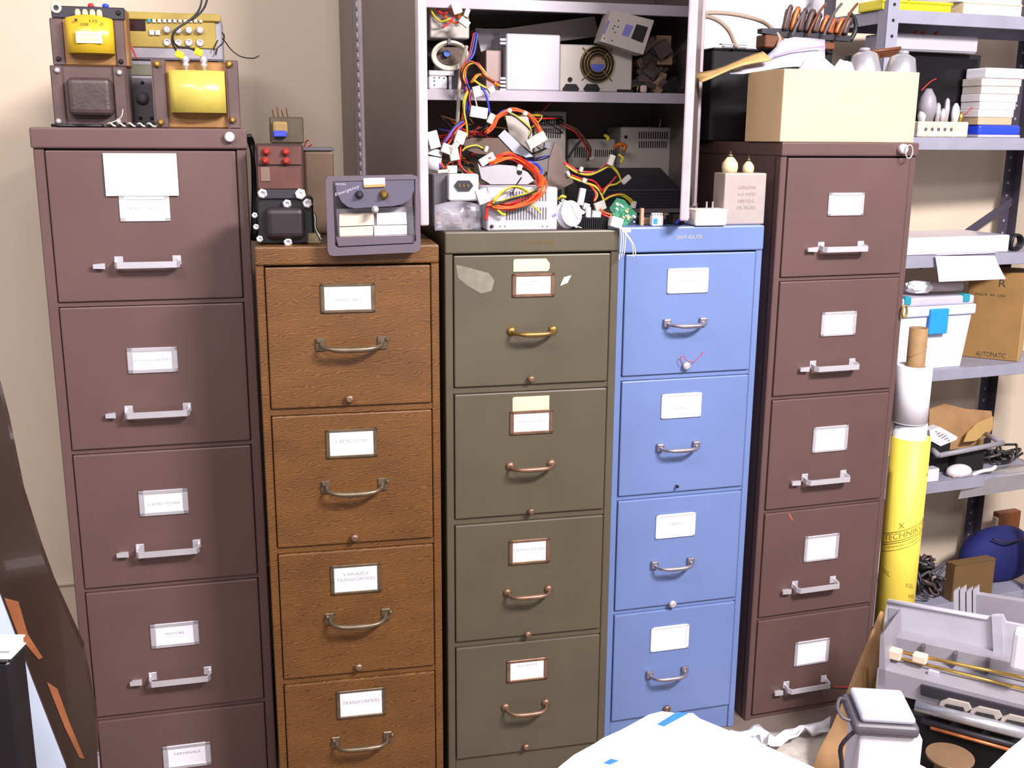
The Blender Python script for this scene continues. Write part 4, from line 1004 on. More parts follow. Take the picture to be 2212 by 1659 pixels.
for mt in (YELW, YELW, BLKW): t.wire('wire', mt, [(1222, 356, .002), (1248, 372, 0), (1276, 376, 0), (1300, 366, 0), (1318, 358, 0), (1330, 366, 0), (1338, 378, 0), (1342, 390, 0)], 0.0024, jit=0.002)
for mt in (RED, RED): t.wire('wire', mt, [(1234, 378, 0), (1258, 386, 0), (1280, 390, 0), (1294, 402, 0), (1300, 414, -.01)], 0.002, jit=0.002)
for mt in (YELW, YELW): t.wire('wire', mt, [(1230, 380, 0), (1260, 392, 0), (1286, 402, 0), (1298, 418, -.005), (1304, 432, -.01)], 0.0026, jit=0.002)
for mt in (RED, YELW): t.wire('wire', mt, [(1266, 394, 0), (1280, 408, 0), (1288, 422, -.005), (1282, 436, -.01)], 0.0028, jit=0.003)
t.wire('wire', RED, [(1300, 412, 0), (1318, 396, 0), (1332, 380, 0)], 0.0022); t.wire('wire', YELW, [(1302, 420, 0), (1314, 402, 0), (1330, 398, 0), (1342, 390, 0)], 0.0026)
for mt in (YELW, YELW, RED): t.wire('wire', mt, [(1302, 434, -.01), (1318, 424, -.01), (1340, 420, -.01), (1358, 430, -.01), (1366, 440, -.01)], 0.0024, jit=0.003)
t.wire('wire', YELW, [(1336, 334, .02), (1346, 342, .01), (1340, 352, .005)], 0.003)
for a, b, w, h, an in ((1320, 346, .014, .026, 20), (1352, 388, .026, .012, -40), (1255, 366, .008, .012, 20), (1262, 390, .010, .012, 20), (1296, 445, .028, .022, -20), (1266, 446, .016, .016, 15), (1368, 442, .012, .018, 10)): connector(t, a, b, w, h, an, -0.008)

# ------------------------------------------------------------------ pile on the olive cabinet
t = T('power_supply', 'pale slotted power supply at the front edge under the big orange wire loop', 'power supply', fG, 1127, -0.004, TOPG)
x0, x1, z0, z1 = t.R(1052, 405, 1205, None)
cs = t.add('casing', MB().box(x0, x1, 0, 0.12, 0, z1, 0.003), PSUW)
slots(t, 'vent_slots', 1092, 447, 1182, 476, 0, 15, mat=GREYD, rat=0.45); slots(t, 'vent_slots', 1100, 412, 1182, 436, 0, 13, mat=GREYD, rat=0.4)
bolts(t, [(1062, 489)], 0, 0.004, CHAR); bolts(t, [(1080, 489), (1091, 489), (1172, 489), (1182, 489)], 0, 0.0012, CHAR, name='rivet')
t.add('blue_mark', MB().prism([t.p(a, b, 0) for a, b in [(1192, 466), (1201, 460), (1202, 466), (1194, 470)]], -0.0006, 0), FLATBLUE)
t = T('parts_bag', 'clear bag of small dusty parts at the left front of the olive cabinet', 'bag', fG, 985, 0.01, TOPG)
x0, x1, z0, z1 = t.R(940, 436, 1040, None)
random.seed(31)
m = MB()
G_ = []
for i in range(7):
    row = []
    for j in range(9):
        u = j / 8; v = i / 6
        row.append((x0 + (x1 - x0) * u, -0.012 * math.sin(math.pi * u) * math.sin(math.pi * v) + 0.01 + random.uniform(-.004, .004), z1 * v * (0.86 + 0.14 * math.sin(math.pi * u)) + 0.0008))
    G_.append(row)
m.sheet(G_, 0.0005); t.add('film', m, BAGF)
for k in range(26):
    a = random.uniform(x0 + .01, x1 - .01); c = random.uniform(0.004, z1 * .62); r = random.uniform(.004, .011)
    t.add('small_part', MB().box(a - r, a + r, 0.022, 0.022 + r * 1.5, max(0.0006, c - r * .7), c + r * .7, 0.0012, rot=None), random.choice([GREYD, PSUB, M('tan_component', (140, 112, 88), 0.5), CHAR, GREYP]))
t = T('power_inlet', 'white power inlet module with an oval black socket above the parts bag', 'socket module', fG, 1002, 0.055, TOPG)
x0, x1, z0, z1 = t.R(970, 376, 1034, 434)
t.add('case', MB().box(x0, x1, 0, 0.03, z0, z1, 0.003), WHITEP)
x, z = t.p(1001, 401); w_, h_ = 0.021, 0.011
t.add('socket', MB().prism([(x - w_, z), (x - w_ * .6, z + h_), (x + w_ * .6, z + h_), (x + w_, z), (x + w_ * .6, z - h_), (x - w_ * .6, z - h_)], -0.004, 0.0), CHAR)
for dx in (-.009, 0, .009): t.add('pin', MB().box(x + dx - .0015, x + dx + .0015, -0.006, -0.004, z - .003, z + .003), BRASS)
t.add('support_case', MB().box(x0 - 0.03, x1, 0.032, 0.12, 0, z1 * .98, 0.003), GREYD)
t = T('wire_spool', 'translucent white plastic spool with loose white wires beside the front power supply', 'spool', fG, 1226, 0.012, TOPG)
x, z = t.p(1226, 466)
t.add('flange', MB().lathe([(0.006, -0.001), (0.030, 0.0), (0.030, 0.003), (0.012, 0.006), (0.012, 0.012), (0.028, 0.016), (0.028, 0.018), (0.005, 0.019)], (x, 0.008, 0.0302), (0.45, -1, 0.25), 24), FROST)
for q in ([(1212, 432, 0), (1226, 444, -.006), (1234, 470, -.01), (1240, 486, -.012), (1256, 492, -.012)], [(1214, 430, 0), (1232, 440, -.006), (1246, 462, -.01), (1250, 470, -.01)], [(1208, 436, 0), (1222, 450, -.006), (1230, 478, -.012), (1246, 492, -.012)]):
    t.wire('wire', WHTW, q, 0.0012)
t.wire('wire', YELW, [(1206, 430, .01), (1214, 424, 0), (1222, 426, 0)], 0.003)
t = T('heat_sink', 'black finned heat sink lying near the front edge of the olive cabinet', 'heat sink', fG, 1280, 0.012, TOPG)
x0, x1, z0, z1 = t.R(1242, 470, 1316, None)
t.add('base', MB().box(x0, x1, 0.012, 0.05, 0, z1, 0.001), BLACK)
for k in range(18):
    xa = x0 + (x1 - x0) * k / 18; t.add('fin', MB().box(xa, xa + (x1 - x0) / 40, 0, 0.014, 0, z1, 0), BLACK)
zt = z1
t = T('connector_cluster', 'loose white plugs heaped on the heat sink', 'plug', fG, 1280, 0.03, TOPG + zt + .0005)
for a, b, w, h, an in ((1288, 464, .018, .016, 8), (1270, 460, .010, .026, 0), (1256, 425, .012, .036, 10), (1252, 455, .022, .008, 30)): connector(t, a, b, w, h, an, -0.004, WHITEP)
t.wire('lead', ORANGE, [(1296, 452, 0), (1308, 460, -.01), (1322, 464, -.01)], 0.0022); t.wire('lead', RED, [(1292, 456, 0), (1304, 464, -.01), (1318, 470, -.012)], 0.0022)
t = T('hanging_plug', 'white plug with thin white wires dangling over the gap beside the blue cabinet', 'plug', fG, 1330, -0.004, TOPG)
connector(t, 1330, 480, 0.026, 0.022, 15, 0.0, CONN, 0.02)
connector(t, 1352, 497, 0.020, 0.010, 0, -0.010, WHITEP, 0.01)
for q in ([(1340, 490), (1346, 505), (1346, 530), (1342, 556)], [(1342, 490), (1351, 506), (1350, 530), (1348, 552)], [(1348, 500), (1358, 515), (1366, 530), (1368, 558)], [(1350, 500), (1364, 520), (1371, 535), (1373, 552)], [(1338, 490), (1342, 510), (1340, 540), (1337, 562)]):
    t.wire('wire', WHTW, [(a, b, -.014) for a, b in q], 0.0011)

# ------------------------------------------------------------------ things on the blue cabinet
t = T('circuit_board', 'green circuit board with gold pads leaning at the left end of the blue cabinet', 'circuit board', fB, 1352, 0.02, TOPB)
bd = t.add('board', MB().prism([t.p(a, b, 0) for a, b in [(1321, 450), (1337, 428), (1352, 432), (1381, 464), (1358, 489), (1340, 488)]], 0.012, 0.0145), GREENPCB)
random.seed(41)
for k in range(22):
    a = random.uniform(1330, 1370); b = random.uniform(438, 480)
    if abs((a - 1350) * 0.75 - (b - 458)) > 18: continue
    x, z = t.p(a, b, 0.012); r = random.uniform(.0015, .005)
    t.add('solder_pad', MB().box(x - r, x + r, 0.010, 0.012, z - r * .6, z + r * .6, 0.0004, rot=Matrix.Rotation(.6, 3, 'Y')), random.choice([M('gold_pad', (214, 196, 130), 0.4), SATIN, WHITEP]))
t = T('wood_splint', 'thin tan splint standing by the circuit board', 'splint', fB, 1388, 0.03, TOPB)
x0, x1, z0, z1 = t.R(1385, 450, 1392, None); t.add('stick', MB().box(x0, x1, 0, 0.01, 0, z1, 0.001), M('tan_stick', (176, 140, 112), 0.6))
t = T('terminal_plug', 'white toothed plug with a blue face lying on the blue cabinet', 'plug', fB, 1420, 0.01, TOPB)
x0, x1, z0, z1 = t.R(1410, 466, 1434, None)
t.add('plug_body', MB().box(x0, x1, 0, 0.018, 0, z1, 0.002), WHITEP)
for k in range(4): xa = x0 + (x1 - x0) * (k + .15) / 4; t.add('tooth', MB().box(xa, xa + (x1 - x0) * .16, 0.002, 0.014, z1, z1 + .006, 0.0008), WHITEP)
t.box('blue_face', SKYP, 1412, 472, 1420, 484, -0.001, 0.0, 0.0004)
t = T('loose_hardware', 'tan and black hardware bits scattered at the back of the blue cabinet top', 'hardware', fB, 1440, 0.035, TOPB)
random.seed(43)
for k in range(22):
    a = random.uniform(1398, 1478); x = t.p(a, 470)[0]; r = random.uniform(.005, .014); yy = random.uniform(0, .05)
    t.add('bit', MB().box(x - r, x + r, yy, yy + .012, 0, random.uniform(.008, .03), 0.002), random.choice([BLACK, CHAR, JUNKM, LAMIN, BLACKM, M('tan_component', (140, 112, 88), 0.5)]))
t.wire('blue_wire', BLUEW, [(1460, 484, 0), (1466, 476, -.004), (1474, 472, 0)], 0.004)
t = T('wall_adapter', 'white plug-in adapter lying prongs up at the front edge of the blue cabinet', 'adapter', fB, 1538, -0.012, TOPB)
x0, x1, z0, z1 = t.R(1503, 452, 1573, None)
t.add('body', MB().box(x0, x1, 0, 0.05, 0, z1, 0.006, seg=2), M('cream_white_plastic', (236, 226, 214), 0.4))
t.add('lid_seam', MB().box(x0 - .001, x1 + .001, -0.001, 0.051, z1 - .004, z1 - .001, 0.001), M('cream_white_plastic', (236, 226, 214), 0.4))
for a in (1534, 1547):
    x = t.p(a, 445)[0]; t.add('prong', MB().box(x - .001, x + .001, 0.016, 0.022, z1, z1 + .016, 0.0004), SATIN)
t = T('oil_capacitor', 'grey metal-can capacitor with two ivory insulators on the blue cabinet', 'capacitor', fB, 1612, 0.015, TOPB)
x0, x1, z0, z1 = t.R(1567, 374, 1657, None)
m = MB(); m.box(x0, x1, 0, 0.06, 0, z1, 0.003, seg=2); m.mi = 1
xc = (x0 + x1) / 2
for i, s_ in enumerate(('CAPACITOR', '4.0 MFD', '1000 V.D.C.', 'OIL FILLED')): m.text(s_, xc + .004, -0.0006, z1 * (.72 - .13 * i), 0.045 + .004 * (i % 2), 0.0075)
t.add('can', m, [M('stamped_grey_can', (168, 154, 150), 0.5, 0.2, var=0.06, scale=30), M('faint_stamp', (140, 126, 128), 0.5)])
for a, k in ((1589, 1.0), (1631, 0.72)):
    x = t.p(a, 370)[0]; y = 0.03 if k == 1 else 0.034
    t.add('insulator', MB().lathe([(0.017 * k, 0), (0.019 * k, 0.012 * k), (0.018 * k, 0.022 * k), (0.011 * k, 0.032 * k), (0.007 * k, 0.036 * k)], (x, y, z1), (0, 0, 1), 18), IVORY)
    t.add('terminal_stud', MB().lathe([(0.006 * k, 0), (0.006 * k, 0.006), (0.002, 0.007), (0.0015, 0.014)], (x, y, z1 + 0.036 * k), (0, 0, 1), 8), PEWTER)

# ------------------------------------------------------------------ things on the right brown cabinet
def open_box(t, x0, x1, d, z1, mat, inner=True, th=0.004):
    for nm, a in (('front_panel', (x0, x1, 0, th)), ('back_panel', (x0, x1, d - th, d)), ('side_panel', (x0, x0 + th, th, d - th)), ('side_panel', (x1 - th, x1, th, d - th))):
        t.add(nm, MB().box(a[0], a[1], a[2], a[3], 0, z1, 0.001), mat)
    t.add('bottom', MB().box(x0 + th, x1 - th, th, d - th, 0, th), mat)
t = T('cardboard_box', 'open pale cardboard box on the front of the right brown cabinet', 'box', fR, 1840, -0.004, TOPR)
x0, x1, z0, z1 = t.R(1695, 148, 1988, None)
open_box(t, x0, x1, 0.165, z1, CARDL)
BXZ = z1
t = T('cardboard_box', 'darker cardboard box with scribbles right behind the pale open one', 'box', fR, 1840, 0.168, TOPR)
open_box(t, x0, x1, 0.14, z1 * 0.985, CARDD)
m = MB(); random.seed(51)
for k in range(4):
    yy = 0.03 + .022 * k; m.tube([(x0 - .0006, yy + random.uniform(-.01, .01) + .008 * j, z1 * (.86 - .17 * j) + random.uniform(-.01, .01)) for j in range(5)], 0.0014, 4, 3)
t.add('scribble', m, DARKINK)
# torn flap reaching left
g = []
for i in range(4):
    row = []
    for j in range(8):
        u = j / 7; v = i / 3
        a = (1498 + 150 * u + 18 * v, 160 - 42 * u + (14 - 4 * u) * v + 5 * math.sin(5 * u + 2 * v))
        row.append(t.P(a[0], a[1], -0.03 + 0.06 * (1 - v)))
    g.append(row)
t.add('torn_flap', MB().sheet(g, 0.003), CARD)
t = T('equipment_case', 'black equipment case standing at the back left of the right brown cabinet', 'case', fR, 1640, 0.33, TOPR)
x0, x1, z0, z1 = t.R(1527, 107, 1800, None)
x0 = max(x0, t.F.on(1535, 0, 0.1))
t.add('case', MB().box(x0, x1, 0, 0.25, 0, z1, 0.004), BLACKM)
t.add('lid_edge', MB().box(x0, x1, -0.002, 0.25, z1, z1 + 0.006, 0.002), BLACK)
for k in range(2):
    xa, za = t.p(1556 + 5 * k, 100 + 6 * k, -.004); xb, _ = t.p(1614, 106, -.004); t.add('metal_strip', MB().box(xa, xb, -.012, .004, z1 + .007 + .006 * (1 - k), z1 + .010 + .006 * (1 - k), 0.0006), SATIN)
CZ2 = TOPR + z1 + 0.0065
t = T('motor_coil_assembly', 'copper coil windings on a dark bar lying above the cardboard boxes', 'coil assembly', fR, 1735, 0.31, CZ2 + 0.014)
bar = t.add('bar', MB().prism([t.p(a, b, 0) for a, b in [(1641, 62), (1700, 62), (1832, 78), (1832, 90), (1700, 82), (1641, 72)]], -0.012, 0.012), CHAR)
random.seed(52)
for k in range(9):
    a = 1694 + 16 * k; hgt = 46 - 2.2 * k + random.uniform(-5, 5)
    x, z = t.p(a, 66 + 1.0 * k, 0); _, zt = t.p(a, 66 - hgt + k * 1.2, 0); zt = max(zt, z + .02)
    m = MB(); m.tube([(x - .010, -.016, z), (x - .006, -.018, (z + zt) / 2), (x + .004, -.016, zt), (x + .016, 0, zt - .006), (x + .012, .016, (z + zt) / 2), (x + .004, .014, z)], random.uniform(.005, .0085), 7, 3)
    m.tube([(x - .002, -.008, z), (x, -.010, (z + zt) / 2), (x + .010, 0, zt - .008), (x + .008, .010, z)], .009, 7, 3)
    t.add('winding', m, random.choice([COPPER, COPPER, M('dull_copper', (150, 84, 50), 0.45, var=0.3, scale=60), LAMIN]))
for k in range(4):
    a = 1710 + 34 * k; t.wire('tie_lead', BRNW if k % 2 else GREYD, [(a, 80, -.03), (a + 12, 52, -.035), (a + 26, 26, -.02), (a + 40, 8, 0)], 0.0035)
t.wire('end_lead', BLKW, [(1836, 88, 0), (1848, 66, 0), (1846, 42, 0), (1834, 28, 0)], 0.006)
x0, x1, z0, z1 = t.R(1650, 74, 1690, 108); t.add('foot_block', MB().box(x0, x1, -.01, .04, -0.013, z1, 0.003), BRNW)
t.add('foot_block', MB().box(t.p(1760, 90)[0], t.p(1800, 90)[0], -.01, .04, -0.013, 0.006, 0.003), BRNW)
for q in ([(1498, 46, .10), (1520, 29, .10), (1580, 30, .08), (1640, 44, .05), (1668, 62, .0), (1684, 82, -.01), (1680, 100, -.02)], [(1496, 60, .1), (1516, 36, .1), (1550, 44, .08), (1574, 66, .06), (1586, 92, .02), (1590, 100, .0)]):
    t.wire('cable', TANW, q, 0.0055, 8)
t = T('plastic_bag', 'crumpled clear zip bag with a lilac strip hanging over the box edge', 'bag', fR, 1700, 0.17, None, py=150)
random.seed(53)
top = [(1582, 146), (1610, 138), (1648, 128), (1672, 106), (1690, 86), (1716, 80), (1746, 82), (1782, 86)]
bot = [(1576, 160), (1606, 160), (1640, 154), (1668, 150), (1692, 146), (1720, 144), (1750, 146), (1782, 140)]
g = []
for i in range(6):
    v = i / 5; row = []
    for j in range(8):
        a = (top[j][0] * (1 - v) + bot[j][0] * v, top[j][1] * (1 - v) + bot[j][1] * v)
        row.append(t.P(a[0], a[1], -0.02 + 0.05 * (1 - v) + random.uniform(-.008, .008)))
    g.append(row)
t.add('film', MB().sheet(g, 0.0006), CLEAR)
t.add('zip_strip', MB().tube([t.P(a, b, -0.012) for a, b in [(1672, 122), (1700, 112), (1740, 104), (1780, 100)]], 0.0022, 6), LILAC)
t = T('padding_wad', 'white crumpled packing in the pale cardboard box', 'packing', fR, 1790, 0.08, TOPR + 0.005)
random.seed(54)
x, z = t.p(1762, 142); t.add('wad', MB().blob((x, .0, BXZ * .56), .070, .055, BXZ * .60, .10, 3), PAPER)
x2, _ = t.p(1812, 142); t.add('wad', MB().blob((x2, -.02, BXZ * .53), .034, .04, BXZ * .62, .05, 3), PAPER)
for k, (a, tip) in enumerate(((1868, 'left'), (1920, 'right'))):
    t = T('lamp_reflector', 'grey cone reflector standing on the %s among the box contents' % tip, 'reflector', fR, a, 0.08, TOPR + 0.005, group='grey reflectors in the box')
    h = BXZ + (.048 if k == 0 else .044)
    t.add('cone', MB().lathe([(0.030, 0), (0.040, BXZ * .80), (0.042, BXZ * .92), (0.030, h - .008), (0.014, h)], (0, 0, 0), (0.10 if k else -0.1, 0, 1), 12), SILVER)
    t.add('collar', MB().lathe([(0.013, 0), (0.013, 0.006), (0.009, 0.008)], ((0.10 if k else -.1) * h, 0, h - .001), (0, 0, 1), 12), GREYP)
t = T('wood_scraps', 'brown sticks lying across the box behind the reflectors', 'sticks', fR, 1905, 0.14, TOPR + BXZ + 0.002)
for k in range(4):
    t.wire('stick', BRNW, [(1880 + 6 * k, 112 + 3 * k, 0.004 * k), (1945 - 4 * k, 104 + 5 * k, 0.004 * k)], 0.0045)
t.add('rest', MB().tube([(t.p(1900, 120)[0], 0.006, 0.0), (t.p(1900, 120)[0], 0.006, t.p(1900, 114)[1])], 0.004, 6, 0), BRNW)

t = T('whiteboard', 'large white board on the wall behind the coil windings', 'board', WALLF, 1640, -0.014, None, py=150)
x0, x1, z0, z1 = t.R(1470, -120, 1776, 170)
t.add('surface', MB().box(x0, x1, 0, .010, z0, z1, .001), PAPER); t.add('edge_strip', MB().box(x1, x1 + .012, -.002, .012, z0, z1, .001), BRNW)
# ------------------------------------------------------------------ grey steel shelving at the right
SHF = F((0.985, 2.93, 0), math.radians(20.0)); SHW, SHD = 0.76, 0.27
sh = bpy.data.objects.new('shelving_unit', None); sh.location = SHF.o; sh.rotation_euler = (0, 0, SHF.yaw); COL.objects.link(sh)
tag(sh, 'grey steel shelving unit with dark perforated rear posts at the right', 'shelving')
LV = [SHF.hit(2050, q, 0)[1] for q in (27, 297, 551, 797, 1038)] + [0.09]
for z in LV:
    m = MB(); m.box(0.0, SHW, 0, SHD, z - 0.004, z); m.box(0.0, SHW, -0.002, 0.002, z - 0.034, z, 0.001); m.box(0, SHW, SHD - .002, SHD, z - .034, z); m.box(0, .002, 0, SHD, z - .034, z); m.box(SHW - .002, SHW, 0, SHD, z - .034, z)
    m.obj('shelf', SHELFM, sh)
for x, y, mt in ((0, 0, SHELFM), (SHW, 0, SHELFM), (0, SHD, POSTD), (SHW, SHD, POSTD)):
    s_ = 1 if x == 0 else -1; q = -1 if y == 0 else 1
    m = MB(); m.box(x - s_ * .002, x + s_ * .036, y + q * .002, y + q * .004, 0, 2.05); m.box(x - s_ * .002, x, y - q * .032, y + q * .004, 0, 2.05)
    po = m.obj('post', mt, sh)
    m = MB(); z = 0.06
    while z < 2.0:
        m.lathe([(0.0045, 0), (0.0045, 0.0008)], (x + s_ * .018, (y + q * .0045) if q < 0 else y + .0012, z), (0, -1, 0), 8); z += 0.04
    m.obj('holes', SLOT if y == 0 else GREYP, po)
a = SHF.hit(2056, 525, SHD - .004); b = SHF.hit(2196, 428, SHD - .004)
m = MB(); dx, dz = b[0] - a[0], b[1] - a[1]; L_ = math.hypot(dx, dz); nx, nz = -dz / L_ * .013, dx / L_ * .013
m.prism([(a[0] - nx - dx * .5, a[1] - nz - dz * .5), (b[0] - nx, b[1] - nz), (b[0] + nx, b[1] + nz), (a[0] + nx - dx * .5, a[1] + nz - dz * .5)], SHD - .006, SHD - .003)
m.obj('brace', POSTD, sh)
e5 = 0.0006
# top shelf
t = T('tray', 'bright yellow shallow tray on the top shelf', 'tray', SHF, 1980, 0.012, LV[0] + e5)
x0, x1, z0, z1 = t.R(1908, -2, 2056, None)
m = MB(); m.box(x0, x1, 0, .1, 0, .004); m.box(x0, x1, 0, .004, 0, z1, .0015); m.box(x0, x1, .096, .1, 0, z1); m.box(x0, x0 + .004, 0, .1, 0, z1); m.box(x1 - .004, x1, 0, .1, 0, z1); m.box(x0 - .004, x1 + .004, -.004, 0, z1 - .006, z1, .001)
t.add('tray_body', m, YELB)
random.seed(61)
for k in range(6): t.add('content', MB().blob((x0 + .03 + .02 * k, .04, .016), .012, .02, random.uniform(.01, .024), .1, 2), random.choice([BRNW, GREYD, LAMIN]))
for k, (lb, mt, a0, b0, a1) in enumerate((('thick cream paperback at the bottom of the top shelf pile', CREAM, 2080, 19, 2208), ('white magazine on top of the cream paperback', PAPER, 2064, -6, 2206))):
    t = T('book', lb, 'book', SHF, 2140, 0.008 + .004 * k, LV[0] + e5 + (0.0312 if k else 0), group='books on the top shelf')
    x0, x1 = t.p(a0, 30)[0], t.p(a1, 30)[0]; h = 0.030 if k == 0 else 0.022
    t.add('pages', MB().box(x0 + .003, x1 - .002, .002, .18, .002, h - .002), M('page_edges', (226, 214, 196), 0.8, var=0.1, scale=200, stretch=(.02, .02, 3)))
    t.add('cover', MB().box(x0, x1, 0, .182, 0, .002), mt); t.add('cover', MB().box(x0, x1, 0, .182, h - .002, h), mt); t.add('spine', MB().box(x0, x0 + .003, 0, .182, 0, h, .001), mt)
# middle shelf
t = T('monitor', 'black boxy monitor on the shelf level with the cardboard box', 'monitor', SHF, 2015, 0.10, LV[1] + e5)
x0, x1, z0, z1 = t.R(1900, 110, 2122, None)
t.add('housing', MB().box(x0, x1, 0.006, .155, 0, z1, .006, seg=2), BLACK); t.add('bezel', MB().box(x0, x1, 0, 0.008, 0, z1, .003), BLACKM); t.add('screen', MB().box(x0 + .012, x1 - .012, -.001, .002, .02, z1 - .012, .002), M('dark_screen', (12, 10, 14), 0.25))
mz = z1
t = T('grey_panel_box', 'long pale grey panel lying on the black monitor with red clips on top', 'panel', SHF, 2015, 0.07, LV[1] + e5 + mz + .0006)
x0, x1, z0, z1 = t.R(1920, 70, 2114, None)
t.add('panel', MB().box(x0, x1, 0, .10, 0, z1, .003), GREYL)
t.add('front_lip', MB().box(x0 + .002, x1 - .002, -.003, 0, .004, z1 - .004, .001), GREYL)
for a in (1996, 2012, 2040):
    x = t.p(a, 66)[0]; t.add('red_clip', MB().prism([(x - .007, z1), (x + .006, z1), (x + .008, z1 + .014), (x - .001, z1 + .011)], .03, .036), REDP)
t = T('parts_rack', 'small pale rack of bulbs and metal fittings in front of the black monitor', 'rack', SHF, 2045, 0.018, LV[1] + e5)
x0, x1, z0, z1 = t.R(1985, 262, 2094, None)
t.add('rack', MB().box(x0, x1, 0, .06, 0, z1, .003), M('ivory_rack', (206, 194, 178), 0.5, var=0.2, scale=60))
m = MB()
for k in range(5): m.lathe([(.005, 0), (.005, .0008)], (x0 + .026 + .022 * k, 0, z1 * .5), (0, -1, 0), 10)
t.add('holes', m, GREYD)
for a, b, r, mt in ((2000, 246, .016, WHITEP), (2010, 215, .026, GREYP), (2032, 232, .008, SATIN), (2042, 246, .010, SATIN), (2052, 222, .008, SATIN), (2070, 236, .012, WHITEP), (2081, 252, .008, BRIGHTBRASS)):
    x, z = t.p(a, b, .02)
    t.add('fitting', MB().lathe([(r * .7, 0), (r, (z - z1) * .6 + .004), (r * .8, (z - z1) + .006), (r * .3, (z - z1) + r * .9 + .006)], (x, .03, z1), (0, 0, 1), 12), mt)
t.wire('probe', RED, [(1990, 196, .02), (2008, 178, .02), (2022, 170, .02)], .0016); t.wire('probe', RED, [(2084, 248, .02), (2100, 232, .02)], .0014)
t = T('blue_container', 'blue plastic container lid-side down under the white stack', 'container', SHF, 2165, 0.012, LV[1] + e5)
x0, x1, z0, z1 = t.R(2116, 270, 2206, None)
t.add('body', MB().box(x0, x1, 0, .08, 0.008, z1, .006, seg=2), BLUEP); t.add('base_lid', MB().box(x0 - .006, x1 - .004, -.006, .082, 0, .008, .002), GREYL)
t2 = T('card_stack', 'tan and white card stack on the blue container', 'stack', SHF, 2165, 0.016, LV[1] + e5 + z1 + .0006)
x0, x1, z0, zt = t2.R(2123, 168, 2200, None)
for i in range(6):
    za, zb = zt * i / 6, zt * (i + .97) / 6; t2.add('card', MB().box(x0 - .002 * (i % 2), x1 - .006 + .004 * i, 0, .075, za, zb, .0015), M('tan_sleeve', (196, 170, 140), 0.6) if i == 0 else (WHITEP if i < 4 else M('pale_beige_card', (206, 194, 186), 0.6)))
x0, x1, z0, z1 = t2.R(2130, 143, 2212, 168); t2.add('top_box', MB().box(x0, x1 + .03, -.004, .075, zt, zt + (z1 - z0), .004, seg=2), PAPER)
# third shelf
t = T('plastic_sheet_pack', 'clear plastic-wrapped flat pack on the shelf above the bin', 'flat pack', SHF, 2075, 0.015, LV[2] + e5)
x0, x1, z0, z1 = t.R(1956, 512, 2182, None)
t.add('pack', MB().box(x0 - .05, x1, 0, .2, 0, z1 * .95, .004, seg=2), M('pale_lilac_pack', (214, 206, 224), 0.25, var=0.06, scale=8, coat=.3)); t.add('inner_card', MB().box(x0 + .13, x1 - .006, -.001, .18, z1 * .12, z1 * .85, .001), PAPER)
t = T('paper_pad', 'white paper pad with two notches drooping over the shelf lip', 'paper', SHF, 2090, -0.004, LV[2] + e5)
for nm, dy, th in (('sheet', 0.0, .002), ('sheet', -.004, .001)):
    g = []
    for i in range(6):
        v = i / 5; row = []
        for j in range(9):
            u = j / 8; a = (2022 + 128 * u + (8 + 16 * u) * v - 2, 553 + 56 * v - 6 * u * v + (6 * math.sin(math.pi * v) * (u - .5)))
            row.append(t.P(a[0], a[1], dy - .004 - .030 * v * v))
        g.append(row)
    t.add(nm, MB().sheet(g, th), PAPER)
for a in (2044, 2128): t.add('notch', MB().prism([t.p(a + k, b, -.008) for k, b in ((0, 555), (5, 555), (4, 566), (1, 566))], -.0085, -.008), GREYP)
g = [[Vector((t.p(2022 + 128 * j / 4, 556)[0], y, 0.0012)) for j in range(5)] for y in (.014, .0, -.005)]
t.add('clip_edge', MB().sheet(g, .001), PAPER)
t = T('cable_roll', 'black coiled cable at the right end of the third shelf', 'cable', SHF, 2198, 0.02, LV[2] + e5)
for k in range(4): x, z = t.p(2200, 532); t.add('turn', MB().tube([(x + .022 * math.cos(j * .7), .006 + .006 * k, .0262 + .022 * math.sin(j * .7)) for j in range(9)], .004, 6, 3, closed=True), BLKW)
# bin shelf
t = T('storage_bin', 'translucent plastic bin with a bright blue latch and clip-on lid', 'storage bin', SHF, 2028, 0.012, LV[3] + e5)
x0, x1, z0, z1 = t.R(1946, 685, 2098, None); top = z1
m = MB(); k = .012
b4 = [(x0 + k, 0), (x1 - k, 0), (x1, 1), (x0, 1)]
V = [m.bm.verts.new((x, y, z)) for x, y, z in ((x0 + k, k, 0), (x1 - k, k, 0), (x1 - k, .19 - k, 0), (x0 + k, .19 - k, 0), (x0, 0, top), (x1, 0, top), (x1, .19, top), (x0, .19, top))]
m._new([m.bm.faces.new([V[i] for i in q]) for q in ((3, 2, 1, 0), (0, 1, 5, 4), (1, 2, 6, 5), (2, 3, 7, 6), (3, 0, 4, 7), (4, 5, 6, 7))])
t.add('tub', m, FROST)
t.add('rim', MB().box(x0 - .008, x1 + .008, -.008, .198, top - .002, top + .028, .004, seg=2), M('bin_rim', (200, 204, 226), 0.35))
x0b, x1b, za, zb = t.R(1946, 648, 2100, 676); zl = top + .028
t.add('lid', MB().box(x0 - .004, x1 + .002, -.004, .19, zl, zl + .026, .006, seg=2), M('bin_lid', (196, 190, 206), 0.35))
xl0, xl1, zl0, zl1 = t.R(2010, 668, 2044, 720, -.012); t.add('latch', MB().box(xl0, xl1, -.016, -.006, zl0, zl1, .003, seg=2), SKYP)
for a in (1958, 2084): xx = t.p(a, 655)[0]; t.add('clip', MB().box(xx - .012, xx + .012, -.008, .02, zl + .006, zl + .030, .003), TEAL)
LZ = LV[3] + e5 + zl + .0305
t = T('paper_tube', 'white paper tube with crumpled wrapping lying on the bin lid', 'paper tube', SHF, 2030, 0.05, LZ)
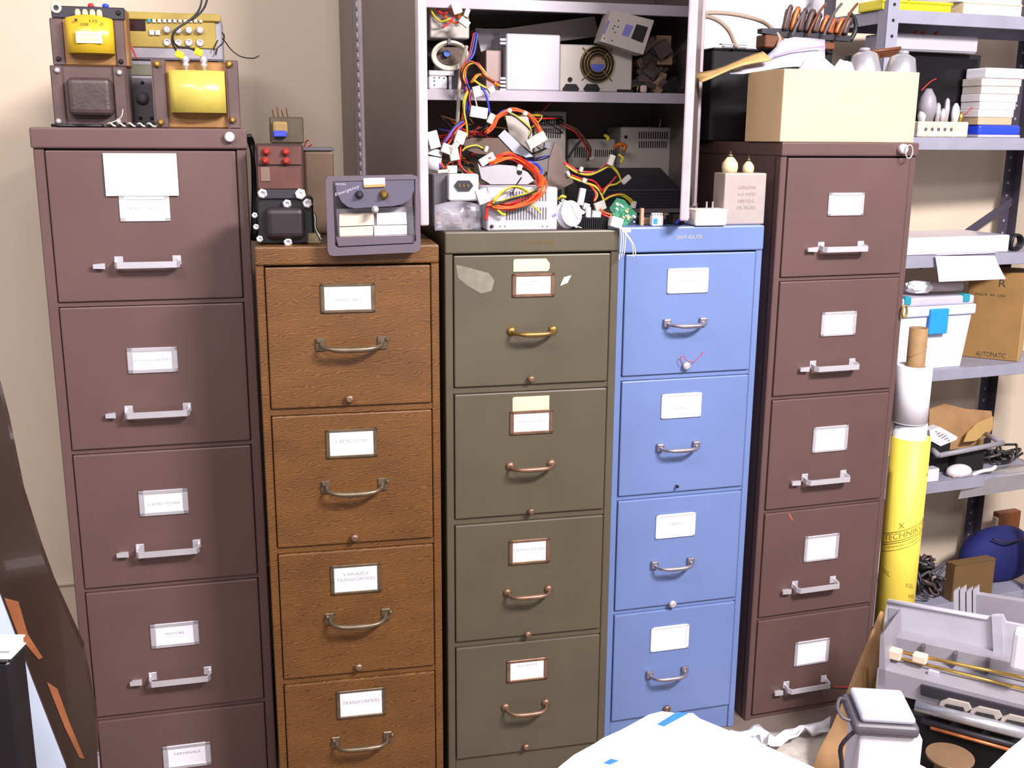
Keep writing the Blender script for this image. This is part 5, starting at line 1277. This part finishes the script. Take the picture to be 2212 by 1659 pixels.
xa, xb = t.p(1985, 645)[0], t.p(2072, 640)[0]; t.add('tube', MB().tube([(xa - .02, .02, .0166), (xb, 0, .0166)], .016, 14, 0), M('pinkish_paper', (214, 196, 196), 0.6))
random.seed(66); t.add('crumpled_wrap', MB().blob((xa - .004, .0, .020), .045, .03, .0195, .12, 3), PAPER)
t = T('cardboard_box', 'brown cardboard box with printed lettering at the right edge behind the bin', 'box', SHF, 2197, 0.015, LV[3] + e5, turn=-50)
xl, zt = t.p(2096, 585); xl = max(xl, -.2); _, zt = t.p(2190, 590)
t.add('case', MB().box(xl, 0, 0, .16, 0, zt, .002), CARDD)
t.add('end_face', MB().box(0, .0015, .002, .158, 0.002, zt - .002), CARD)
for s_, a, b, w_, h_ in (('AUTOMATIC', 2140, 766, .085, .016), ('MADE  IN  USA', 2140, 637, .085, .008), ('R', 2166, 612, .02, .022)):
    x, z = t.p(a, b); t.add('printing', MB().text(s_, x, -.0006, z, w_, h_), DARKINK)
# lower shelf of odds and ends
t = T('kraft_envelope', 'torn brown kraft envelope standing at the back of the lower shelf', 'envelope', SHF, 2075, 0.12, LV[4] + e5)
random.seed(71)
t.add('back_sheet', MB().prism([t.p(a, b, .03) for a, b in [(2008, 884), (2040, 872), (2090, 884), (2142, 888), (2146, 925), (2130, 945), (2060, 985), (2005, 985)]], .03, .034), KRAFT)
t.add('front_flap', MB().prism([t.p(a, b, 0) for a, b in [(2090, 935), (2115, 912), (2146, 900), (2144, 925), (2108, 952), (2082, 955)]], 0, .003), CARD)
x0, x1, z0, z1 = t.R(2020, 940, 2130, None, .03); t.add('contents', MB().box(x0, x1, .034, .06, 0, z1 * .9, .003), CARDD)
t = T('telephone_keypad', 'white telephone keypad propped on its side on the lower shelf', 'keypad', SHF, 2040, 0.07, LV[4] + e5)
q = [(2008, 930), (2030, 922), (2069, 944), (2066, 950), (2032, 964), (2010, 952)]
t.add('case', MB().prism([t.p(a, b, 0) for a, b in q], 0, .03), WHITEP)
for i in range(3):
    for j in range(4):
        x, z = t.p(2022 + 7 * j + 3 * i, 932 + 5 * i + 3 * j, 0); t.add('key', MB().box(x - .003, x + .003, -.002, 0, z - .0022, z + .0022, .0006), GREYP)
x0, x1, z0, z1 = t.R(2012, 960, 2056, None); t.add('support', MB().box(x0, x1, .004, .03, 0, z1, .002), BLACKM)
t = T('pipe_frame', 'bent grey U-shaped frame lying across the lower shelf', 'frame', SHF, 2090, 0.03, None, py=985)
P0, P1, P2, P3_ = t.P(2022, 972, .03), t.P(2028, 984, 0), t.P(2166, 957, 0), t.P(2130, 938, .08)
t.add('bar', MB().tube([P1, P2], .0085, 8, 0), GREYP); t.add('bar', MB().tube([P2, P3_], .0085, 8, 0), GREYP); t.add('bar', MB().tube([P1, t.P(2010, 968, .06)], .0085, 8, 0), GREYP)
zz = LV[4] - (SHF.hit(2090, 985, .03)[1]); t.add('prop', MB().box(t.p(2080, 975)[0], t.p(2140, 975)[0], .02, .06, zz + .001, t.p(2100, 975, .02)[1], .003), BLACKM)
t = T('computer_mouse', 'white rounded mouse at the front of the lower shelf', 'mouse', SHF, 2085, 0.004, LV[4] + e5)
x, z = t.p(2086, 1006)
m = MB(); m.blob((x, .025, .014), .044, .028, .022, 0, 3)
for v in m.bm.verts: v.co.z = max(v.co.z, .0)
t.add('shell', m, WHITEP); t.add('base', MB().box(x - .036, x + .036, .006, .044, 0, .008, .003), M('tan_base', (190, 160, 140), 0.5))
t = T('white_block', 'small white block at the left of the lower shelf edge', 'block', SHF, 2016, 0.004, LV[4] + e5)
x0, x1, z0, z1 = t.R(2003, 1016, 2030, None); t.add('block', MB().box(x0, x1, 0, .03, 0, z1, .002), WHITEP); t.add('cap', MB().box(x0 + .002, x1 - .002, .002, .028, z1, z1 + .002), GREYL)
t = T('sheet_metal_tray', 'dented silver metal tray hanging over the lower shelf edge', 'tray', SHF, 2150, -0.012, None, py=1070, turn=-14)
t.add('front_lip', MB().prism([t.p(a, b, 0) for a, b in [(2070, 1078), (2082, 1044), (2150, 1032), (2240, 1020), (2240, 1052)]], 0, .003), SILVER)
random.seed(72)
g = [[t.P(2082 + 158 * j / 6, 1044 - 24 * j / 6 - 22 * i / 3 + random.uniform(-2, 2), .003 + .05 * i / 3) for j in range(7)] for i in range(4)]
t.add('pan', MB().sheet(g, .002), SILVER)
t.add('rolled_edge', MB().tube([t.P(2100, 1026, .02), t.P(2120, 1018, .015), t.P(2142, 1014, .01), t.P(2150, 1008, .02)], .006, 8), WHITEP)
t = T('dark_cable_heap', 'heap of black cables at the right of the lower shelf', 'cables', SHF, 2180, 0.06, LV[4] + e5)
random.seed(73)
for k in range(9):
    c = t.p(random.uniform(2150, 2215), 1000)[0]; t.add('cable', MB().tube([(c + random.uniform(-.05, .05), random.uniform(0, .1), random.uniform(.004, .045)) for _ in range(6)], .004, 6, 4), random.choice([BLKW, GREYD, BLKW]))
# bottom shelf
t = T('cable_heap', 'tangled heap of black cables and plugs on the bottom shelf', 'cables', SHF, 2025, 0.06, LV[5] + e5)
random.seed(74)
for k in range(26):
    c = t.p(random.uniform(1975, 2035), 1250)[0]; t.add('cable', MB().tube([(c + random.uniform(-.045, .02), random.uniform(-.03, .1), random.uniform(.005, .13) * (1 - .3 * abs(c) / .1)) for _ in range(6)], random.uniform(.003, .007), 6, 4), random.choice([BLKW, GREYD, BLKW, CHAR, LAMIN]))
for a, b in ((2016, 1246), (2044, 1250)): x, z = t.p(a, b, -.02); t.add('plug', MB().blob((x, -.02, z), .010, .008, .007, .1), M('grey_tan_plug', (150, 132, 124), 0.5))
t = T('cloth_bag', 'dark blue cloth bag bulging on the bottom shelf', 'bag', SHF, 2150, 0.10, LV[5] + e5)
random.seed(75)
x, z = t.p(2150, 1240); m = MB(); m.blob((x + .02, .02, .07), .15, .07, .105, .05, 3)
for v in m.bm.verts: v.co.z = max(v.co.z, .0)
t.add('bag_body', m, NAVY); t.add('drawstring', MB().tube([(x - .06, -.03, .16), (x - .02, -.055, .15), (x + .04, -.052, .155)], .003, 6), BLKW)
t = T('cardboard_box', 'small dark brown carton in front of the blue bag on the bottom shelf', 'box', SHF, 2105, 0.0, LV[5] + e5)
x0, x1, z0, z1 = t.R(2064, 1222, 2150, None)
t.add('carton', MB().box(x0, x1, 0, .04, 0, z1, .002), M('dark_carton', (112, 84, 50), 0.7)); t.add('flap', MB().box(x0, x1, -.002, .02, z1, z1 + .002), M('dark_carton', (112, 84, 50), 0.7))
t = T('wood_offcut', 'reddish wooden offcut standing behind the blue bag', 'wood offcut', SHF, 2180, 0.20, LV[5] + e5)
x0, x1, z0, z1 = t.R(2160, 1110, 2206, None); t.add('plank', MB().box(x0, x1, 0, .03, 0, z1, .002), M('red_brown_wood', (124, 70, 36), 0.5, var=.3, scale=10, stretch=(1, 1, .2))); t.add('end_cap', MB().box(x0 - .012, x0, 0, .02, 0, z1 * .92, .002), TANW)

# ------------------------------------------------------------------ rolls standing beside the right cabinet
FLAT = F((0, 2.70, 0), 0.0)
def roll(name, label, cat, px, py, ly, z0, z1, r, mat, hollow=.0, cap=None):
    xx, _ = FLAT.hit(px, py, ly)
    o = bpy.data.objects.new(name, None); o.location = FLAT.w(xx, ly, z0); COL.objects.link(o); tag(o, label, cat)
    h = z1 - z0
    MB().lathe([(r, 0), (r, h), (r - .002, h + .0005), (r - hollow if hollow else r * .9, h), (r - hollow if hollow else r * .9, h * .6)], (0, 0, 0), (0, 0, 1), 32).obj('wall', mat, o)
    return o
zt = FLAT.hit(1968, 943)[1]
yr = roll('poster_roll', 'tall yellow printed paper roll standing beside the right brown cabinet', 'paper roll', 1968, 943, 0.0, 0.0, zt, 0.0505, YROLL, .006)
m = MB(); R0 = 0.0508
def wrap(x, z, slope=0.42, z0=0.0, a0=-1.6): 
    a = a0 + x / R0; return (R0 * math.cos(a), R0 * math.sin(a), z0 + z + x * slope)
zb = FLAT.hit(1945, 1150)[1]
for dz, w_ in ((.030, .0012), (.004, .0012), (-.002, .0012), (-.022, .0010)):
    pts = [wrap(-.075 + .15 * k / 14, dz, .42, zb) for k in range(15)]
    m.tube(pts, w_, 4, 1)
m.text('TECHNIKOM', 0, 0, 0, .13, .017, fn=lambda p: wrap(p[0], p[2] + .017, .42, zb))
m.text('MINIMUM CHARACTER', 0, 0, 0, .11, .006, fn=lambda p: wrap(p[0], p[2] - .012, .42, zb))
m.text('X', 0, 0, 0, .015, .016, fn=lambda p: wrap(p[0] - .02, p[2] + .045, .42, zb))
for zc, s_, dx in ((zb - .13, 'KEL', .02), (zb - .12, 'BEL', -.05), (zb - .16, 'WIDE', .03), (zb + .19, 'NO 2', .055)):
    m.text(s_, 0, 0, 0, .026, .012, fn=lambda p, zc=zc, dx=dx: wrap(p[0] + dx, p[2], -.3, zc))
m.obj('printing', M('olive_print', (150, 124, 34), 0.6), yr)['kind'] = 'stuff'
z1_ = FLAT.hit(1962, 912)[1]
o = bpy.data.objects.new('paper_roll', None); ox, _ = FLAT.hit(1968, 943); o.location = FLAT.w(ox - .004, 0, .02); COL.objects.link(o); tag(o, 'white paper roll sticking out of the yellow roll', 'paper roll')
MB().lathe([(.0425, 0), (.0425, z1_ - .02), (.040, z1_ - .02), (.034, z1_ - .03)], (0, 0, 0), (0, 0, 1), 28).obj('wall', PAPER, o)
MB().tube([(.034 * math.cos(k * .6) * (1 - .05 * k), .034 * math.sin(k * .6) * (1 - .05 * k), z1_ - .026) for k in range(14)], .0012, 4, 2).obj('rolled_edge', PAPER, o)
z2_ = FLAT.hit(1970, 790)[1]
ox2, _ = FLAT.hit(1970, 850)
o = bpy.data.objects.new('paper_roll', None); o.location = FLAT.w(ox2 , 0, z1_ + .0006); COL.objects.link(o); tag(o, 'short wide white paper roll around the cardboard tube', 'paper roll')
MB().lathe([(.0455, 0), (.0455, z2_ - z1_), (.043, z2_ - z1_ + .001), (.026, z2_ - z1_), (.026, .02)], (0, 0, 0), (0, 0, 1), 28).obj('wall', PAPER, o)
MB().lathe([(.0458, 0), (.0458, .003)], (0, 0, 0), (0, 0, 1), 28).obj('bottom_edge', GREYL, o)
z3_ = FLAT.hit(1982, 708)[1]; ox3, _ = FLAT.hit(1981, 750)
o = bpy.data.objects.new('cardboard_tube', None); o.location = FLAT.w(ox3, 0, z1_ + .02); COL.objects.link(o); tag(o, 'brown cardboard tube standing inside the white roll', 'cardboard tube')
MB().lathe([(.0235, 0), (.0235, z3_ - z1_ - .02), (.020, z3_ - z1_ - .02), (.020, .05)], (0, 0, 0), (0, 0, 1), 24).obj('wall', TUBEM, o)
h = z3_ - z1_ - .02
MB().tube([(.0238 * math.cos(k * .5 - 3.0), .0238 * math.sin(k * .5 - 3.0), h - .08 + .006 * k) for k in range(12)], .0010, 4, 1).obj('spiral_seam', CARDD, o)

# ------------------------------------------------------------------ floor things at the right
def floor_sheet(name, label, cat, pts, z, mat, amp=.02, seed=1, n=9, th=.0006):
    """pts: four photo corners on the floor plane; crumpled sheet lying there"""
    random.seed(seed)
    def gp(px, py):
        d = ray(px, py); tt = (z - EYE.z) / d.z; return EYE + d * tt
    c = [gp(*q) for q in pts]; o = bpy.data.objects.new(name, None); o.location = (c[0] + c[2]) / 2; COL.objects.link(o); tag(o, label, cat)
    g = []
    for i in range(n):
        v = i / (n - 1); row = []
        for j in range(n):
            u = j / (n - 1); p = (c[0] * (1 - u) + c[1] * u) * (1 - v) + (c[3] * (1 - u) + c[2] * u) * v - o.location
            row.append(p + Vector((random.uniform(-.2, .2) * amp, random.uniform(-.2, .2) * amp, .001 + amp * abs(random.gauss(0, .5)))))
        g.append(row)
    MB().sheet(g, th).obj('sheet', mat, o)
    return o, gp
floor_sheet('newspaper', 'printed newsprint sheet spread on the floor by the right cabinet', 'newspaper', [(1600, 1590), (1800, 1580), (1830, 1700), (1560, 1700)], 0.0, NEWS, .008, 81)
o, gp = floor_sheet('crumpled_paper', 'crumpled white paper on the newsprint at the foot of the right cabinet', 'paper', [(1640, 1606), (1790, 1556), (1796, 1582), (1680, 1625)], 0.014, PAPER, .035, 82, 7)
floor_sheet('paper_strip', 'curled white paper strip on the floor beside the blue cabinet', 'paper', [(1572, 1585), (1640, 1576), (1690, 1612), (1600, 1612)], 0.012, PAPER, .020, 83, 6)
t = T('kraft_sheet', 'long brown kraft paper sheet leaning against the yellow roll', 'kraft paper', F((0, 2.27, 0), 0), 1800, 0.0, 0.0)
def lean(px, py, k=.42):
    y = 0.0
    for _ in range(8): x, z = t.p(px, py, y); y = k * max(z, 0)
    return Vector((x, y, max(z, .0008)))
La = [(1900, 1322), (1876, 1376), (1850, 1440), (1822, 1508), (1796, 1568), (1770, 1622), (1748, 1680)]
Lb = [(1908, 1322), (1906, 1380), (1898, 1440), (1880, 1508), (1872, 1568), (1866, 1622), (1866, 1680)]
g = [[lean(a[0] * (1 - u) + b[0] * u, a[1]) + Vector((0, random.uniform(-.006, .006), 0)) for u in (0, .33, .66, 1)] for a, b in zip(La, Lb)]
t.add('sheet', MB().sheet(g, .003), KRAFT)
g = [[lean(1862 + i, b) - Vector((0, .008, 0)) for i in (0, 10)] for b in (1440, 1470, 1500)]
t.add('torn_edge', MB().sheet(g, .002), CARDD)

# disassembled printer, propped on a dark crate
PY = math.radians(-34)
x_, _ = FLAT.hit(1905, 1500, -0.50)
PF = F((x_, 2.20, 0.0), PY)
t = T('printer_chassis', 'stripped grey printer chassis with brass rail and silver roller', 'printer chassis', PF, 1905, 0.0, 0.13)
def PR(a, b, y): v = t.P(a, b, y); return v
bk = .17
rear = [(1916, 1297), (2136, 1334), (2150, 1329), (2166, 1330), (2172, 1345), (2260, 1362), (2260, 1470), (1906, 1372)]
t.add('rear_wall', MB().prism([t.p(a, b, bk) for a, b in rear], bk, bk + .012), GREYL)
t.add('rear_rim', MB().tube([PR(1917, 1299, bk), PR(2030, 1318, bk), PR(2134, 1336, bk)], .005, 8, 0), GREYL)
t.add('recess_panel', MB().prism([t.p(a, b, bk - .002) for a, b in [(1920, 1313), (1942, 1317), (1940, 1346), (1919, 1341)]], bk - .002, bk), GREYP)
t.add('column', MB().prism([t.p(a, b, bk - .012) for a, b in [(2142, 1330), (2164, 1332), (2168, 1420), (2146, 1416)]], bk - .012, bk), GREYL)
t.add('upper_tray', MB().prism([t.p(a, b, .13) for a, b in [(1904, 1366), (2240, 1440), (2240, 1474), (1904, 1398)]], .12, bk), GREYP)
t.add('rear_ledge', MB().prism([t.p(a, b, .10) for a, b in [(1902, 1408), (2240, 1490), (2240, 1520), (1902, 1440)]], .09, .15), GREYP)
t.add('brass_rail', MB().tube([PR(1916, 1402, .085), PR(2240, 1470, .085)], .0042, 10, 0), BRIGHTBRASS)
t.add('brass_rail', MB().tube([PR(1920, 1416, .075), PR(2240, 1496, .075)], .0036, 10, 0), BRIGHTBRASS)
for a, b, s_ in ((1930, 1410, 1.2), (1988, 1420, 1.0)):
    v = PR(a, b, .075); t.add('carriage_block', MB().box(v.x - .016 * s_, v.x + .016 * s_, .06, .085, v.z - .010 * s_, v.z + .010 * s_, .003), M('ivory_block', (222, 200, 176), 0.5))
v = PR(2018, 1452, .06); t.add('blue_tab', MB().box(v.x - .012, v.x + .012, .05, .06, v.z - .006, v.z + .006, .001), GREYL)
t.add('base_tray', MB().prism([t.p(a, b, .03) for a, b in [(1898, 1440), (2240, 1526), (2240, 1572), (1894, 1486)]], .02, .10), GREYP)
t.add('left_wall', MB().prism([t.p(a, b, 0) for a, b in [(1896, 1380), (1904, 1372), (1908, 1490), (1892, 1486)]], .02, bk), GREYP)
for k in range(3):
    a, b = 2050 + 66 * k, 1512 + 17 * k
    t.add('carriage_plate', MB().prism([t.p(a + i, b + j, .015) for i, j in ((-16, 0), (0, -6), (44, 4), (50, 16), (38, 22), (-20, 10))], .005, .03), M('ivory_grey', (180, 168, 160), 0.5))
    t.add('black_slot', MB().prism([t.p(a + i, b + j, .0) for i, j in ((-8, 10), (30, 18), (34, 28), (-8, 20))], -.004, .006), BLACK)
for k in range(7):
    a = 1930 + 44 * k; v = PR(a, 1432 + 10.6 * k, .088); t.add('screw', MB().lathe([(.004, 0), (.004, .003)], (v.x, .088, v.z), (0, -1, 0), 8), CHAR)
for k in range(4):
    a = 1925 + 70 * k; v = PR(a, 1386 + 15.5 * k, .118); t.add('rib', MB().box(v.x - .003, v.x + .003, .10, .12, v.z - .02, v.z + .014, .001), GREYD)
t.add('dark_channel', MB().prism([t.p(a, b, .018) for a, b in [(1990, 1478), (2240, 1540), (2240, 1560), (1990, 1498)]], .012, .02), CHAR)
t.add('roller', MB().tube([PR(1978, 1524, -.01), PR(2240, 1592, -.01)], .0135, 14, 0), SILVER)
t.add('lower_bar', MB().tube([PR(1990, 1556, -.01), PR(2240, 1622, -.01)], .007, 8, 0), CHAR)
t.add('rust_rod', MB().tube([PR(2010, 1572, -.014), PR(2190, 1622, -.014)], .004, 8, 0), COPPER)
v = PR(2206, 1400, .06); t.add('white_gear_housing', MB().box(v.x - .016, v.x + .03, .03, .07, v.z - .045, v.z + .05, .01, seg=2), WHITEP)
x0 = t.p(1900, 1500)[0]
t.add('crate_leg', MB().box(x0 + .02, x0 + .36, .02, .16, -.1295, t.p(1990, 1545, .02)[1] , .004), BLACKM)
t2 = T('scrap_printer', 'second grey printer frame part standing behind the stripped chassis', 'printer part', PF, 2150, 0.26, 0.0)
t2.add('panel', MB().prism([t2.p(a, b, 0) for a, b in [(2108, 1284), (2260, 1308), (2260, 1420), (2108, 1400)]], 0, .02), GREYP)
for k in range(4):
    a = 2060 + 14 * k; t2.add('rib', MB().prism([t2.p(a + i, b, 0) for i, b in ((0, 1278 - 4 * (k % 2)), (10, 1272 - 4 * (k % 2)), (12, 1400), (0, 1400))], 0, .02), GREYL)
x0, x1, z0, z1 = t2.R(2060, 1396, 2250, None); t2.add('leg', MB().box(x0, x1, .002, .02, 0, z1, .003), GREYD)

t = T('white_carton', 'white carton standing on the floor at the lower right under the grey charger', 'carton', F((0, 1.93, 0), math.radians(-6)), 1925, 0.0, 0.0)
x0, x1, z0, z1 = t.R(1858, 1588, 1996, None)
t.add('carton', MB().box(x0, x1, 0, .11, 0, z1, .006, seg=2), PAPER); t.add('lid_flap', MB().box(x0 + .004, x1 - .004, .002, .108, z1, z1 + .003, .001), PAPER)
zc = z1 + .0036
t = T('battery_charger', 'grey rounded charger with dark rubber rim on the white carton', 'charger', F((0, 1.93, 0), math.radians(-6)), 1925, 0.0, zc)
x0, x1 = t.R(1842, 1560, 1984, 1590)[:2]
t.add('rim', MB().box(x0, x1, -.012, .115, 0, .026, .010, seg=3), GREYD)
t.add('lid', MB().box(x0 + .014, x1 - .008, -.006, .110, .026, .042, .008, seg=3), M('blue_grey_lid', (186, 186, 200), 0.4))
t.add('cord', MB().tube([(x0 + .01, .02, .014), (x0 - .014, .02, .02), (x0 - .022, .04, .03), (x0 - .012, .07, .034), (x0 + .004, .09, .02)], .0035, 8), GREYD)
t.add('cord', MB().tube([(x0 + .01, .0, .010), (x0 - .018, .0, -.03), (x0 - .012, .005, -.08), (x0 - .016, 0, -.14)], .0045, 8), CHAR)
t = T('cable_spool', 'brown round spool end on the floor in front of the printer', 'spool', F((0, 2.03, 0), 0), 2040, 0.0, 0.0)
zz = t.p(2040, 1648)[1]
t.add('core', MB().lathe([(.03, 0), (.03, zz)], (0, .02, 0), (0, 0, 1), 24), CARDD); t.add('flange', MB().lathe([(.050, 0), (.050, .006)], (0, .02, zz), (0, 0, 1), 32), M('brown_disc', (128, 100, 74), 0.5, var=.12)); t.add('flange', MB().lathe([(.050, 0), (.050, .006)], (0, .02, 0.0), (0, 0, 1), 32), CARDD)

# ------------------------------------------------------------------ desk at the camera, with papers pushed over its far edge
DZ = 0.735
dk = bpy.data.objects.new('work_desk', None); dk.location = (0.45, 0.70, 0); COL.objects.link(dk); tag(dk, 'work desk in the foreground under the white papers', 'desk')
MB().box(-.62, .62, -.36, .36, DZ - .03, DZ, .004).obj('desk_top', M('desk_laminate', (176, 160, 146), 0.5), dk)
for x in (-.58, .58):
    for y in (-.32, .32): MB().box(x - .02, x + .02, y - .02, y + .02, 0, DZ - .03, .003).obj('leg', GREYD, dk)
def hz(px, py, z):
    d = ray(px, py); tt = (z - EYE.z) / d.z; return EYE + d * tt
def paper_stack(label, outline, z, h, near, mat=PAPER, cat='paper', tabs=(), layers=1):
    P_ = [hz(a, b, z + h) for a, b in outline] + [Vector((a, b, z + h)) for a, b in near]
    c = sum(P_, Vector()) / len(P_); c.z = z
    o = bpy.data.objects.new('paper_stack', None); o.location = c; COL.objects.link(o); tag(o, label, cat)
    for k in range(layers):
        zz0, zz1 = h * k / layers, h * (k + .92) / layers; s_ = 1 - .012 * (layers - 1 - k)
        m = MB(); lo = [m.bm.verts.new(((p.x - c.x) * s_, (p.y - c.y) * s_, zz0)) for p in P_]; hi = [m.bm.verts.new(((p.x - c.x) * s_, (p.y - c.y) * s_, zz1)) for p in P_]; n = len(P_)
        m._new([m.bm.faces.new(lo[::-1]), m.bm.faces.new(hi)] + [m.bm.faces.new((lo[i], lo[(i + 1) % n], hi[(i + 1) % n], hi[i])) for i in range(n)])
        m.obj('sheet', mat, o)
    for tb in tabs:
        m = MB(); q = [hz(a, b, z + h + .001) - c for a, b in tb]; lo = [m.bm.verts.new((p.x, p.y, h - .0004)) for p in q]; hi = [m.bm.verts.new((p.x, p.y, h + .0006)) for p in q]; n = len(q)
        m._new([m.bm.faces.new(lo[::-1]), m.bm.faces.new(hi)] + [m.bm.faces.new((lo[i], lo[(i + 1) % n], hi[(i + 1) % n], hi[i])) for i in range(n)])
        m.obj('blue_tab', TAPE, o)
    return o
paper_stack('big white paper stack with blue tabs on the desk in the foreground', [(1180, 1680), (1215, 1650), (1240, 1630), (1284, 1606), (1302, 1594), (1340, 1577), (1368, 1562), (1402, 1543), (1430, 1536), (1462, 1540), (1497, 1540), (1512, 1552), (1640, 1604), (1764, 1660), (1840, 1694)], DZ + .0005, .022, [(.44, .98), (.30, .70), (.08, .86)], layers=5,
            tabs=[[(1420, 1563), (1462, 1537), (1486, 1540), (1434, 1568)], [(1304, 1647), (1320, 1638), (1336, 1642), (1318, 1650)]])
paper_stack('white paper corner poking up at the bottom right below the charger', [(1850, 1668), (1907, 1608), (2008, 1662), (2040, 1680)], DZ + .0005, .010, [(.62, .92), (.50, .88)], layers=2)
paper_stack('pale paper corner at the far bottom right of the desk', [(2130, 1666), (2180, 1618), (2215, 1590), (2300, 1640)], DZ + .0005, .006, [(.84, .92), (.72, .84)], layers=2)

# ------------------------------------------------------------------ board leaning in the left foreground
BF = F((-0.60, 1.50, 0), math.radians(14))
t = T('leaning_board', 'dark glossy veneered board with painted orange reflections leaning in the left foreground', 'board', BF, 120, 0.0, 0.0)
out = [(-70, 600), (0, 850), (14, 905), (46, 1060), (82, 1174), (112, 1257), (178, 1403), (206, 1550), (214, 1700), (222, 1990), (160, 1990), (142, 1659), (69, 1472), (0, 1289), (-80, 1090)]
def leany(z): return .10 * z
m = MB(); pts = [t.p(a, b, 0) for a, b in out]
zb_ = min(p[1] for p in pts)
fl_pts = [(x, max(z, 0)) for x, z in pts]
t.add('veneer_face', MB().prism(fl_pts, 0, .02), GLOSSBRN)
ed = [(0, 1289), (69, 1472), (142, 1659), (160, 1990), (95, 1990), (75, 1659), (41, 1586), (18, 1417), (0, 1372), (-80, 1300), (-80, 1090)]
t.add('pale_edge', MB().prism([(x, max(z, 0)) for x, z in [t.p(a, b, -.004) for a, b in ed]], -.004, .02), PALEB)
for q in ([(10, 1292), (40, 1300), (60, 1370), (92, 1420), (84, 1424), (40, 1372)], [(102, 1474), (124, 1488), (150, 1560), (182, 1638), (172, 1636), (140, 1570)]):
    t.add('painted_reflection', MB().prism([t.p(a, b, 0) for a, b in q], -.0012, 0), REFLECTION)  # thin orange patches that paint a reflection onto the veneer
bz = 0
x0, x1, z0, z1 = t.R(100, 1900, 222, None); t.add('foot', MB().box(t.p(150, 1900)[0], t.p(222, 1900)[0], 0, .02, 0, max(.02, t.p(180, 1980)[1]), .002), GLOSSBRN)
t = T('dark_cabinet', 'dark box half out of frame at the lower left', 'box', F((-0.66, 1.30, 0), 0), 20, 0.0, 0.0)
x0, x1, z0, z1 = t.R(-120, 1430, 18, None)
t.add('case', MB().box(x0, x1, 0, .05, 0, z1, .004), BLACK); t.add('top_edge', MB().box(x0, x1 , -.002, .05, z1, z1 + .004, .001), CHAR)
zt = z1 + .0046
t = T('white_book', 'white book lying at the far left edge on the dark box', 'book', F((-0.66, 1.30, 0), 0), 0, 0.0, zt)
x0, x1, z0, z1 = t.R(-100, 1400, 21, None)
h = .014; t.add('cover', MB().box(x0, x1, 0, .045, 0, .002), PAPER); t.add('cover', MB().box(x0, x1, 0, .045, h - .002, h), PAPER); t.add('pages', MB().box(x0, x1 - .002, .002, .043, .002, h - .002), PAPER)
